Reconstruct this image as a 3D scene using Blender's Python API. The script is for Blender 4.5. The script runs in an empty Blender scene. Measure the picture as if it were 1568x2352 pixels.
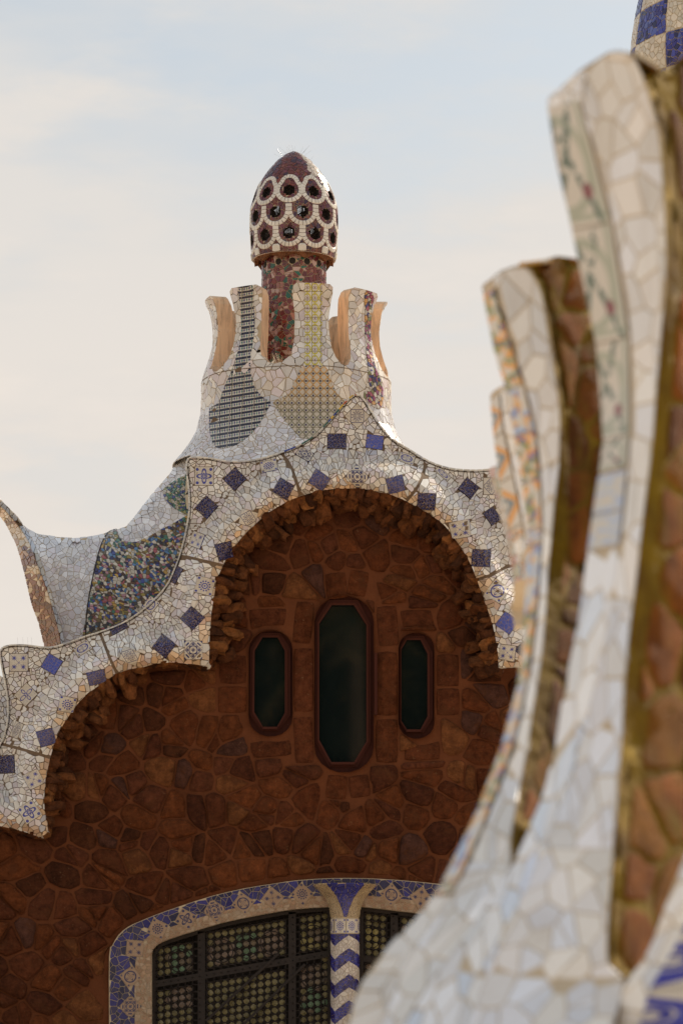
import bpy, math, random
import numpy as np
from math import sin, cos, pi, sqrt, atan2, floor
from mathutils import Vector, noise
R = random.Random(7)
scene = bpy.context.scene
C = scene.collection

# ------------------------------------------------------------------ camera, sky, sun
FP, CX, HY, CAMZ = 8000.0, 784.0, 2450.0, 1.7      # photograph measured on a 1568 x 2352 sheet
YW = 40.0                                          # the gatehouse wall stands 40 m away
cam_d = bpy.data.cameras.new('camera'); cam = bpy.data.objects.new('camera', cam_d); C.objects.link(cam)
scene.camera = cam
cam.location = (0, 0, CAMZ); cam.rotation_euler = (math.radians(90), 0, 0)
cam_d.sensor_fit = 'VERTICAL'; cam_d.sensor_height = 36; cam_d.sensor_width = 24
cam_d.lens = FP/2352*36; cam_d.shift_y = (HY-1176)/2352
cam_d.clip_start = .1; cam_d.clip_end = 3000
cam_d.dof.use_dof = True; cam_d.dof.focus_distance = 40.5; cam_d.dof.aperture_fstop = 3.7
scene.render.resolution_x = 682; scene.render.resolution_y = 1024
scene.view_settings.view_transform = 'Standard'; scene.view_settings.look = 'None'
scene.view_settings.exposure = 0.3; scene.view_settings.gamma = 1

SUN_EL, SUN_AZ = math.radians(33), math.radians(144)     # azimuth from "towards the camera", turning right
sd = Vector((sin(SUN_AZ)*cos(SUN_EL), -cos(SUN_AZ)*cos(SUN_EL), sin(SUN_EL)))
sl = bpy.data.lights.new('sun', 'SUN'); sl.energy = 5.0; sl.angle = math.radians(.6); sl.color = (1, .88, .72)
so = bpy.data.objects.new('sun', sl); C.objects.link(so); so.location = (20, 60, 60)
so.rotation_euler = sd.to_track_quat('Z', 'Y').to_euler()

class X:                                            # little algebra on shader sockets
    nt = None
    def __init__(s, v): s.v = v
    def op(s, o, *a):
        n = X.nt.nodes.new('ShaderNodeMath'); n.operation = o
        for i, q in enumerate((s,)+a):
            q = q.v if isinstance(q, X) else q
            if isinstance(q, (int, float)): n.inputs[i].default_value = q
            else: X.nt.links.new(q, n.inputs[i])
        return X(n.outputs[0])
    def __add__(s, o): return s.op('ADD', o)
    def __sub__(s, o): return s.op('SUBTRACT', o)
    def __mul__(s, o): return s.op('MULTIPLY', o)
    def __truediv__(s, o): return s.op('DIVIDE', o)
    __radd__ = __add__; __rmul__ = __mul__
    def abs(s): return s.op('ABSOLUTE')
    def sin(s): return s.op('SINE')
    def cos(s): return s.op('COSINE')
    def fr(s): return s.op('FRACT')
    def fl(s): return s.op('FLOOR')
    def sq(s): return s.op('SQRT')
    def lt(s, o): return s.op('LESS_THAN', o)
    def gt(s, o): return s.op('GREATER_THAN', o)
    def max(s, o): return s.op('MAXIMUM', o)
    def min(s, o): return s.op('MINIMUM', o)
    def atan2(s, o): return s.op('ARCTAN2', o)
    def clamp(s):
        r = s.op('ADD', 0.0); r.v.node.use_clamp = True; return r
def sep(vec):
    n = X.nt.nodes.new('ShaderNodeSeparateXYZ'); X.nt.links.new(vec, n.inputs[0])
    return [X(o) for o in n.outputs]
def mix(f, a, b, mode='MIX'):
    n = X.nt.nodes.new('ShaderNodeMix'); n.data_type = 'RGBA'; n.blend_type = mode
    for sk, q in ((n.inputs[0], f), (n.inputs[6], a), (n.inputs[7], b)):
        q = q.v if isinstance(q, X) else q
        if isinstance(q, (int, float)): sk.default_value = q
        elif isinstance(q, tuple): sk.default_value = (*q, 1) if len(q) == 3 else q
        else: X.nt.links.new(q, sk)
    return n.outputs[2]
def tex(kind, scale, vec=None, detail=4, out=0, **kw):
    n = X.nt.nodes.new('ShaderNodeTex'+kind)
    n.inputs['Scale'].default_value = scale
    if 'Detail' in n.inputs: n.inputs['Detail'].default_value = 0 if kind == 'Voronoi' else detail
    for k, v in kw.items():
        if k in n.inputs: n.inputs[k].default_value = v
        else: setattr(n, k, v)
    if vec is not None: X.nt.links.new(vec, n.inputs['Vector'])
    return X(n.outputs[out])
def ramp(f, a, b):                                  # (f-a)/(b-a) clamped
    return ((f-a)*(1/(b-a))).clamp()

w = bpy.data.worlds.new('World'); scene.world = w; w.use_nodes = True
nt = X.nt = w.node_tree; nt.nodes.clear()
wo = nt.nodes.new('ShaderNodeOutputWorld'); bg = nt.nodes.new('ShaderNodeBackground')
sky = nt.nodes.new('ShaderNodeTexSky'); sky.sky_type = 'NISHITA'; sky.sun_disc = False
sky.sun_elevation = SUN_EL; sky.sun_rotation = pi-SUN_AZ; sky.dust_density = 2.0; sky.ozone_density = 1.5; sky.altitude = 100
tc = nt.nodes.new('ShaderNodeTexCoord')
mp = nt.nodes.new('ShaderNodeMapping'); mp.inputs['Scale'].default_value = (1, 1, 3.2); mp.inputs['Rotation'].default_value = (0, .35, 0)
nt.links.new(tc.outputs['Generated'], mp.inputs['Vector'])
gx, gy, gz = sep(tc.outputs['Generated'])
n1 = tex('Noise', 6.5, mp.outputs[0], 5, Roughness=.55)
n2 = tex('Noise', 20.0, mp.outputs[0], 6, Roughness=.6)
low = ramp(gz, .30, .17)                            # pale, warm veil low over the horizon
cl = (low*.34 + ramp(n1, .40, .64)*.38 + ramp(n2, .50, .70)*.16 + .52).clamp()
wisp = (ramp(n1, .40, .62)*.65+ramp(n2, .48, .68)*.35).clamp()
veil = mix(low, mix(wisp, (5.9, 6.3, 6.5), (7.2, 6.85, 6.5)), mix(wisp, (7.3, 6.8, 6.3), (8.0, 7.3, 6.6)))
skyc = mix(cl, mix(1.0, sky.outputs[0], (1.02, 1.03, .98), 'MULTIPLY'), veil)
nt.links.new(skyc, bg.inputs[0]); bg.inputs[1].default_value = .087
nt.links.new(bg.outputs[0], wo.inputs[0])

# ------------------------------------------------------------------ materials
def mat(name, base, rough=.5, bump=None, bstr=.3, bdist=.02, **kw):
    m = bpy.data.materials.new(name); m.use_nodes = True
    X.nt = m.node_tree; b = X.nt.nodes['Principled BSDF']
    if callable(base): base = base()
    if isinstance(base, tuple): b.inputs['Base Color'].default_value = (*base, 1)
    else: X.nt.links.new(base.v if isinstance(base, X) else base, b.inputs['Base Color'])
    r = rough() if callable(rough) else rough
    if isinstance(r, X): X.nt.links.new(r.v, b.inputs['Roughness'])
    else: b.inputs['Roughness'].default_value = r
    if bump:
        bn = X.nt.nodes.new('ShaderNodeBump'); bn.inputs['Strength'].default_value = bstr; bn.inputs['Distance'].default_value = bdist
        X.nt.links.new(bump().v, bn.inputs['Height']); X.nt.links.new(bn.outputs[0], b.inputs['Normal'])
    for k, v in kw.items(): b.inputs[k].default_value = v
    return m
def attr(n='Col', vec=False):
    a = X.nt.nodes.new('ShaderNodeAttribute'); a.attribute_name = n
    return a.outputs['Vector'] if vec else a.outputs['Color']
def obco():
    return X.nt.nodes.new('ShaderNodeNewGeometry').outputs['Position']
def dirt(c, sc=3.0, lo=.45, amt=.35, tint=(.55, .42, .3)):
    f = ramp(tex('Noise', sc, obco(), 6, Roughness=.65), lo, .8)
    g = ramp(tex('Noise', 1.0, stretch(7, .55), 6, Roughness=.7), .55, .72)
    return mix(g*.30, mix(f*amt, c, tint, 'MULTIPLY'), (.55, .47, .40), 'MULTIPLY')
def stretch(sx=9, sz=.8):
    mpn = X.nt.nodes.new('ShaderNodeMapping'); mpn.inputs['Scale'].default_value = (sx, sx, sz)
    X.nt.links.new(obco(), mpn.inputs['Vector']); return mpn.outputs[0]
def streaks(c, amt=.34):
    g = ramp(tex('Noise', 1.0, stretch(4, .35), 8, Roughness=.7), .48, .66)
    return mix(g*amt, c, (.42, .40, .40), 'MULTIPLY')
M = {}
M['shard'] = mat('glazed_ceramic_shards', lambda: dirt(mix(ramp(tex('Noise', 60, obco(), 3), .3, .7)*.16, attr(), (.6, .55, .5), 'MULTIPLY')), .2,
                 lambda: tex('Noise', 25, obco(), 3), .12, .01)
M['near'] = mat('near_ceramic_shards', lambda: dirt(attr(), 5, .5, .28, (.78, .68, .55)), .27, lambda: tex('Noise', 14, obco(), 2), .10, .02)
M['grout'] = mat('grey_brown_grout', lambda: mix(tex('Noise', 6, obco(), 5), (.10, .065, .04), (.25, .17, .11)), .9)
M['grout_pale'] = mat('sandy_grout', lambda: mix(tex('Noise', 8, obco(), 5), (.40, .30, .18), (.62, .50, .34)), .9)
M['stone'] = mat('rust_red_stone', lambda: streaks(mix(ramp(tex('Noise', 3.1, obco(), 9, Roughness=.75), .52, .60)*.75, mix(ramp(tex('Noise', 22, obco(), 10, Roughness=.8), .60, .70)*.8,
        mix(ramp(tex('Noise', 9, obco(), 10, Roughness=.8), .32, .68), mix(1.0, attr(), (.40, .34, .30), 'MULTIPLY'), mix(1.0, attr(), (1.75, 1.7, 1.8), 'MULTIPLY')), (.42, .24, .12)), mix(tex('Noise', 12, obco(), 8), (.09, .030, .012), (.175, .058, .021)))),
        .85, lambda: tex('Noise', 13, obco(), 11, Roughness=.75), 1.0, .09)
M['mortar'] = mat('terracotta_mortar', lambda: streaks(mix(ramp(tex('Noise', 2.2, obco(), 8, Roughness=.7), .3, .7), (.10, .032, .013), (.165, .054, .021))), .95,
        lambda: tex('Noise', 30, obco(), 8, Roughness=.7), .6, .02)
M['rock'] = mat('brown_rubble_rock', lambda: mix(ramp(tex('Noise', 11, obco(), 9, Roughness=.75), .35, .7),
        mix(1.0, attr(), (.4, .36, .34), 'MULTIPLY'), mix(1.0, attr(), (1.6, 1.45, 1.3), 'MULTIPLY')), .9, lambda: tex('Noise', 12, obco(), 10, Roughness=.75), 1.0, .06)
M['grout_near'] = mat('pale_near_grout', lambda: mix(tex('Noise', 8, obco(), 5), (.52, .41, .27), (.72, .62, .47)), .8)
M['flank'] = mat('mottled_rust_flank', lambda: mix(ramp(tex('Noise', 2.2, stretch(3.2, 1.1), 9, Roughness=.7), .50, .66), mix(ramp(tex('Noise', 9, obco(), 9, Roughness=.72), .3, .7), mix(1.0, attr(), (.45, .40, .36), 'MULTIPLY'), mix(1.0, attr(), (1.5, 1.45, 1.3), 'MULTIPLY')), mix(tex('Noise', 18, obco(), 6), (.10, .055, .005), (.22, .135, .012))), .9, lambda: tex('Noise', 16, obco(), 10, Roughness=.7), .7, .02)
M['ochre_mortar'] = mat('ochre_lichen_mortar', lambda: mix(ramp(tex('Noise', 5, obco(), 8, Roughness=.7), .35, .65), (.10, .052, .008), (.22, .14, .010)), .9, lambda: tex('Noise', 16, obco(), 8), .7, .03)
M['lichen'] = mat('ochre_lichen_rock', lambda: mix(ramp(tex('Noise', 2.4, obco(), 8, Roughness=.7), .44, .60), mix(ramp(tex('Noise', 14, obco(), 8, Roughness=.75), .35, .7), (.05, .02, .008), (.26, .12, .045)),
        mix(tex('Noise', 18, obco(), 6), (.16, .085, .01), (.33, .20, .035))), .9, lambda: tex('Noise', 16, obco(), 10, Roughness=.72), 1.0, .06)
M['render'] = mat('streaked_sand_render', lambda: mix(ramp(tex('Noise', 1.6, stretch(), 7, Roughness=.7), .46, .70), (.80, .56, .36), (.36, .26, .18)), .85,
        lambda: tex('Noise', 22, obco(), 6), .4, .01)
M['wood'] = mat('dark_red_wood', lambda: mix(tex('Noise', 3, stretch(14, 1.2), 6), (.034, .007, .003), (.075, .015, .006)), .7, lambda: tex('Noise', 5, stretch(14, 1), 5), .25, .01, **{'Specular IOR Level': .2})
M['iron'] = mat('weathered_iron', lambda: mix(tex('Noise', 9, obco(), 6), (.016, .013, .012), (.045, .034, .028)), .5, lambda: tex('Noise', 30, obco(), 5), .3, .01)
M['pane'] = mat('dark_window_glass', (.005, .009, .009), .03, None, IOR=1.52)
M['dark'] = mat('dark_interior', (.02, .014, .01), .9)
M['roundel'] = mat('rippled_coloured_glass', lambda: mix(tex('Noise', 60, stretch(1.5, .6), 3), mix(1.0, attr(), (.45, .45, .45), 'MULTIPLY'), mix(1.0, attr(), (1.35, 1.35, 1.3), 'MULTIPLY')), .22,
        lambda: tex('Noise', 45, stretch(1.5, .5), 2), .5, .02)
M['rim'] = mat('pale_rim_tile', lambda: dirt(mix(tex('Noise', 9, obco(), 3), (.5, .45, .38), (.72, .68, .6)), 5, .45, .6), .3)
M['ochre'] = mat('orange_glazed_tile', lambda: mix(ramp(tex('Noise', 9, obco(), 4), .45, .55), (.75, .42, .08), (.72, .62, .45)), .3)
M['leaf'] = mat('tree_leaves', attr, .6)
M['bark'] = mat('bark', lambda: mix(tex('Noise', 4, obco(), 6), (.07, .045, .03), (.2, .14, .09)), .95)
M['ground'] = mat('sandy_paving', lambda: mix(tex('Noise', .35, obco(), 8, Roughness=.7), (.46, .36, .26), (.58, .47, .35)), .95, lambda: tex('Noise', 8, obco(), 6), .4, .02)
M['wire'] = mat('steel_wire', (.35, .35, .36), .4, None, Metallic=.8)

BLUE, DKB = (.045, .05, .24), (.028, .018, .085)
def pat_mat(name, design, ink=(.05, .055, .28), ground=(.62, .55, .45)):
    def base():
        px, py, _ = sep(attr('pat', True))
        r = (px*px+py*py).sq(); a = py.atan2(px); ax, ay = px.abs(), py.abs()
        if design == 'floral':
            m = (r-((a*4).cos()*.22+.52)).abs().lt(.12).max((r-((a*4).cos()*.1+.18)).abs().lt(.09)).max((ax-.74).op('POWER', 2).__add__((ay-.74).op('POWER', 2)).lt(.03))
        elif design == 'eye':
            m = r.lt(.12).max((r-.3).abs().lt(.07)).max((r-.56).abs().lt(.11)*(a*12).cos().gt(-.2)).max((ax-.8).abs().lt(.13)*(ay-.8).abs().lt(.13))
        elif design == 'dots':
            fx, fy = ax-.5, ay-.5; rr = (fx*fx+fy*fy).sq(); aa = fy.atan2(fx)
            m = rr.lt((aa*8).cos()*.09+.2).max((ax-ay).abs().lt(.035)*((ax*28).sin().gt(-.3)))
        elif design == 'lace':
            s = ax+ay
            m = (s*11).sin().gt(.25).op('MULTIPLY', (a*8).cos().gt(-.55)).max((r-.45).abs().lt(.05)).max(((s-.93).abs()).lt(.05)).max(r.lt(.1))
        elif design == 'circle':
            m = (r-.68).abs().lt(.08).max(((a*4).cos()*.25+.25-r).abs().lt(.07)).max((ax-.78).abs().lt(.1)*(ay-.78).abs().lt(.1))
        elif design == 'loops':
            m = ((ax*1.9)*(ax*1.9)+(ay-.5)*(ay-.5)).sq().__sub__(.38).abs().lt(.07).max(((ay*1.9)*(ay*1.9)+(ax-.5)*(ax-.5)).sq().__sub__(.3).abs().lt(.07))
        elif design == 'star':
            m = (r-((a*12).cos()*.12+.5)).abs().lt(.05).max((r-((a*8).cos()*.12+.25)).abs().lt(.06)).max((ax+ay-1.05).abs().lt(.05))
        crk = tex('Voronoi', 2.6, attr('pat', True), feature='DISTANCE_TO_EDGE').lt(.022)
        c = mix(m, ground, ink)
        return dirt(mix(crk*.6, c, (.3, .23, .15)), 6, .45, .5)
    return mat(name, base, .2)
for d in ('floral', 'eye', 'dots', 'lace', 'circle', 'loops', 'star'):
    M[d] = pat_mat('white_tile_blue_'+d, d, (.03, .03, .12) if d in ('lace', 'star') else (.05, .055, .28))
def crackle(name, a, b, sc=3.2):
    return mat(name, lambda: mix(tex('Voronoi', sc, attr('pat', True), feature='DISTANCE_TO_EDGE', Randomness=1.0).lt(.028),
        mix(tex('Noise', 1.5, attr('pat', True), 3, Roughness=.6, Distortion=2.5).op('SUBTRACT', .5).abs().lt(.014), mix(tex('Noise', 3, attr('pat', True), 3), a, b), (.16, .18, .42)), (.34, .23, .11)), .3, **{'Specular IOR Level': .2})
M['dark_blue'] = crackle('dark_blue_broken_tile', (.006, .005, .028), (.016, .012, .075))
M['mid_blue'] = crackle('mid_blue_marbled_tile', (.05, .07, .33), (.10, .13, .45), 2.6)
M['grey_blue'] = crackle('grey_blue_marbled_tile', (.05, .05, .14), (.09, .085, .2), 2.6)
def lattice(kind):
    def base():
        px, py, _ = sep(attr('pat', True))               # sheet pixels / 10
        if kind == 'bw':
            v = (py*10 + px*1.6)*(1/14.0)
            band = v.fr().lt(.40); u = (px*10)*(1/5.6)
            du, dv = (u.fr()-.5).abs(), ((v.fr()-.65)*1.55).abs()
            cr = (du+dv).lt(.40).max(du.lt(.1)*dv.lt(.5)); teal = (u*.5).fr().gt(.5)
            lines = ((px*10+py)*(1/26.0)).fr().lt(.05)
            c = mix(cr, (.60, .55, .46), mix(teal, (.035, .035, .14), (.07, .17, .15)))
            return mix(lines*.8, mix(band, c, (.012, .012, .035)), (.35, .28, .19))
        k = .95 if kind == 'orange' else 1.0
        u, v = px*10/(17.0*k), py*10/(24.0*k if kind == 'yellow' else 17.0)
        fu, fv = (u.fr()-.5), (v.fr()-.5)
        r = (fu*fu+fv*fv).sq(); a = fv.atan2(fu)
        if kind == 'yellow':
            ring = (r-.42).abs().lt(.07); hub = r.lt(.12); pet = (r-((a*4).cos()*.08+.24)).abs().lt(.035)
            return mix(hub.max(pet)*.8, mix(ring, (.66, .62, .53), (.50, .42, .04)), (.20, .10, .12))
        wv = ((fu.abs()+fv.abs())-.5).abs().lt(.09)
        hub = r.lt(.14); pet = (r-((a*4).cos()*.1+.28)).abs().lt(.045)
        up = ramp(py, 94, 88)
        return mix(hub, mix(pet*.75, mix(wv, (.55, .47, .36), mix(up, (.26, .21, .12), (.62, .30, .06))), (.12, .15, .10)), (.05, .03, .07))
    return mat('printed_tile_'+kind, base, .22)
for k in ('bw', 'orange', 'yellow'): M[k] = lattice(k)

for q in ('stone', 'mortar', 'rock', 'flank', 'ochre_mortar', 'lichen', 'grout', 'iron'):
    M[q].node_tree.nodes['Principled BSDF'].inputs['Specular IOR Level'].default_value = .12
# ------------------------------------------------------------------ object helpers
WORLD = {}
def props(o, label=None, cat=None, group=None, kind=None):
    if label: o['label'] = label
    if cat: o['category'] = cat
    if group: o['group'] = group
    if kind: o['kind'] = kind
    return o
def empty(name, loc, parent=None, **k):
    o = bpy.data.objects.new(name, None); C.objects.link(o); L = Vector(loc)
    if parent: o.parent = parent; o.location = L-WORLD[parent.name]
    else: o.location = L
    WORLD[o.name] = L; o.empty_display_size = .3
    return props(o, **k)
class Bag:
    def __init__(s): s.v = []; s.f = []; s.c = []; s.p = []; s.m = []
    def add(s, verts, faces, col=(1, 1, 1), pat=None, mi=0):
        n = len(s.v); s.v += [tuple(q) for q in verts]; s.f += [tuple(i+n for i in f) for f in faces]
        s.c += [(*col, 1)]*len(verts); s.p += list(pat) if pat else [(0, 0, 0)]*len(verts); s.m += [mi]*len(faces)
        return s
def build(name, bag, mats, parent=None, smooth=False, **k):
    if not bag.v: return None
    mats = mats if isinstance(mats, (list, tuple)) else [mats]
    me = bpy.data.meshes.new(name)
    vs = np.array(bag.v, dtype=np.float64); org = vs.mean(axis=0)
    if parent is None and not len(k): org = vs.mean(axis=0)
    me.from_pydata((vs-org).tolist(), [], bag.f)
    a = me.attributes.new('Col', 'FLOAT_COLOR', 'POINT'); a.data.foreach_set('color', np.array(bag.c, dtype=np.float32).ravel())
    a = me.attributes.new('pat', 'FLOAT_VECTOR', 'POINT'); a.data.foreach_set('vector', np.array(bag.p, dtype=np.float32).ravel())
    for m in mats: me.materials.append(m)
    if len(mats) > 1: me.polygons.foreach_set('material_index', bag.m)
    if smooth: me.polygons.foreach_set('use_smooth', [True]*len(me.polygons))
    o = bpy.data.objects.new(name, me); C.objects.link(o)
    L = Vector(org); WORLD[o.name] = L
    if parent: o.parent = parent; o.location = L-WORLD[parent.name]
    else: o.location = L
    return props(o, **k)
def box(bag, a, b, col=(1, 1, 1), mi=0):
    (x0, y0, z0), (x1, y1, z1) = a, b
    v = [(x, y, z) for z in (z0, z1) for y in (y0, y1) for x in (x0, x1)]
    bag.add(v, [(0, 2, 3, 1), (4, 5, 7, 6), (0, 1, 5, 4), (2, 6, 7, 3), (0, 4, 6, 2), (1, 3, 7, 5)], col, None, mi)
def tube(bag, pts, rad, n=6, col=(1, 1, 1)):
    pts = [Vector(p) for p in pts]; rings = []
    for i, p in enumerate(pts):
        d = (pts[min(i+1, len(pts)-1)]-pts[max(i-1, 0)]).normalized()
        a = d.orthogonal().normalized(); b = d.cross(a)
        r = rad[i] if isinstance(rad, (list, tuple)) else rad
        rings.append([p+(a*cos(2*pi*k/n)+b*sin(2*pi*k/n))*r for k in range(n)])
    v = [q for rg in rings for q in rg]; f = []
    for i in range(len(rings)-1):
        for k in range(n): f.append((i*n+k, i*n+(k+1) % n, (i+1)*n+(k+1) % n, (i+1)*n+k))
    f += [tuple(range(n))[::-1], tuple((len(rings)-1)*n+k for k in range(n))]
    bag.add(v, f, col)
def unp(px, py, Y): return Vector(((px-CX)*Y/FP, Y, CAMZ+(HY-py)*Y/FP))

# ------------------------------------------------------------------ surfaces: (u, v) -> place in the world
class PixSurf:
    """a wall-like surface whose depth is known over the elevation drawing"""
    def __init__(s, depth, eps=2.0): s.d = depth; s.e = eps
    def at(s, u, v): return unp(u, v, s.d(u, v))
    def frame(s, u, v):
        e = s.e; p = s.at(u, v)
        pu = (s.at(u+e, v)-s.at(u-e, v))/(2*e); pv = (s.at(u, v+e)-s.at(u, v-e))/(2*e)
        n = pu.cross(pv).normalized()
        if n.y > 0: n = -n
        return p, pu, pv, n
    def pos(s, u, v, h=0):
        if h == 0: return s.at(u, v)
        p, _, _, n = s.frame(u, v); return p+n*h
class Lathe:
    """turned surface in (angle, conformal height): small circles stay circles"""
    def __init__(s, xa, ya, prof, mod=None):
        zs = [p[0] for p in prof]; rs = [p[1] for p in prof]
        t = np.linspace(0, len(prof)-1, len(prof)*16)
        s.z = np.interp(t, range(len(prof)), zs); r = np.interp(t, range(len(prof)), rs)
        kk = np.array([1, 2, 3, 4, 5, 6, 7, 6, 5, 4, 3, 2, 1.]); kk /= kk.sum()
        s.r = np.convolve(np.pad(r, 6, mode='edge'), kk, 'valid'); s.r = np.maximum(s.r, .02)
        ds = np.hypot(np.diff(s.z), np.diff(s.r)); s.c = np.concatenate([[0], np.cumsum(ds/((s.r[1:]+s.r[:-1])/2))])
        s.xa, s.ya, s.mod = xa, ya, mod
    def zr(s, c): return float(np.interp(c, s.c, s.z)), float(np.interp(c, s.c, s.r))
    def cz(s, z):
        return float(np.interp(z, s.z, s.c)) if s.z[-1] > s.z[0] else float(np.interp(-z, -s.z, s.c))
    def at(s, u, v):
        z, r = s.zr(v)
        if s.mod: r += s.mod(u, z)
        return Vector((s.xa+r*sin(u), s.ya-r*cos(u), z))
    def frame(s, u, v, e=.01):
        p = s.at(u, v); pu = (s.at(u+e, v)-s.at(u-e, v))/(2*e)
        a, b = max(v-e, 0), min(v+e, s.c[-1]); pv = (s.at(u, b)-s.at(u, a))/(b-a)
        n = pu.cross(pv).normalized()
        if n.dot(Vector((sin(u), -cos(u), 0))) < 0 and abs(n.z) < .98: n = -n
        return p, pu, pv, n
    def pos(s, u, v, h=0):
        if h == 0: return s.at(u, v)
        p, _, _, n = s.frame(u, v)
        if abs(h) > .03: n = Vector((sin(u), -cos(u), 0))
        return p+n*h
    def inv(s, px, py):                                  # elevation drawing -> (angle, conformal height), front side
        Y = s.ya-1
        for _ in range(12):
            z = CAMZ+(HY-py)*Y/FP; x = (px-CX)*Y/FP; c = s.cz(z); r = s.zr(c)[1]
            th = math.asin(max(-.995, min(.995, (x-s.xa)/r))); Y = Y*.4+(s.ya-r*cos(th))*.6
        return th, c

# ------------------------------------------------------------------ broken-tile layout
def inside(poly, x, y):
    r = False; j = len(poly)-1
    for i in range(len(poly)):
        (xi, yi), (xj, yj) = poly[i], poly[j]
        if (yi > y) != (yj > y) and x < (xj-xi)*(y-yi)/(yj-yi)+xi: r = not r
        j = i
    return r
def segdist(poly, x, y, closed=True):
    P = poly if isinstance(poly, np.ndarray) else np.array(poly, dtype=float)
    A = P if closed else P[:-1]; B = np.roll(P, -1, axis=0) if closed else P[1:]
    d = B-A; q = np.array([x, y])-A
    t = np.clip((q*d).sum(1)/np.maximum((d*d).sum(1), 1e-12), 0, 1)
    return float(np.sqrt(((q-d*t[:, None])**2).sum(1).min()))
def clip(poly, nx, ny, c):                               # keep nx*x+ny*y <= c
    out = []; n = len(poly)
    for i in range(n):
        a, b = poly[i], poly[(i+1) % n]; da, db = nx*a[0]+ny*a[1]-c, nx*b[0]+ny*b[1]-c
        if da <= 0: out.append(a)
        if (da < 0 < db) or (db < 0 < da):
            t = da/(da-db); out.append((a[0]+(b[0]-a[0])*t, a[1]+(b[1]-a[1])*t))
    return out
def area(p):
    return abs(sum(p[i][0]*p[(i+1) % len(p)][1]-p[(i+1) % len(p)][0]*p[i][1] for i in range(len(p))))/2 if len(p) > 2 else 0
def ccw(p):
    s = sum(p[i][0]*p[(i+1) % len(p)][1]-p[(i+1) % len(p)][0]*p[i][1] for i in range(len(p)))
    return p if s > 0 else p[::-1]
def minus_convex(cell, seed, ex, gap):
    """cut a cell back from a convex tile: beyond the tile edge that faces the seed"""
    best = None; ex = ccw(ex)
    for i in range(len(ex)):
        a, b = ex[i], ex[(i+1) % len(ex)]; dx, dy = b[0]-a[0], b[1]-a[1]; L = sqrt(dx*dx+dy*dy) or 1
        nx, ny = dy/L, -dx/L; d = nx*(seed[0]-a[0])+ny*(seed[1]-a[1])
        if best is None or d > best[0]: best = (d, nx, ny, nx*a[0]+ny*a[1])
    if best[0] <= 0: return []
    return clip(cell, -best[1], -best[2], -(best[3]+gap))
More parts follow.
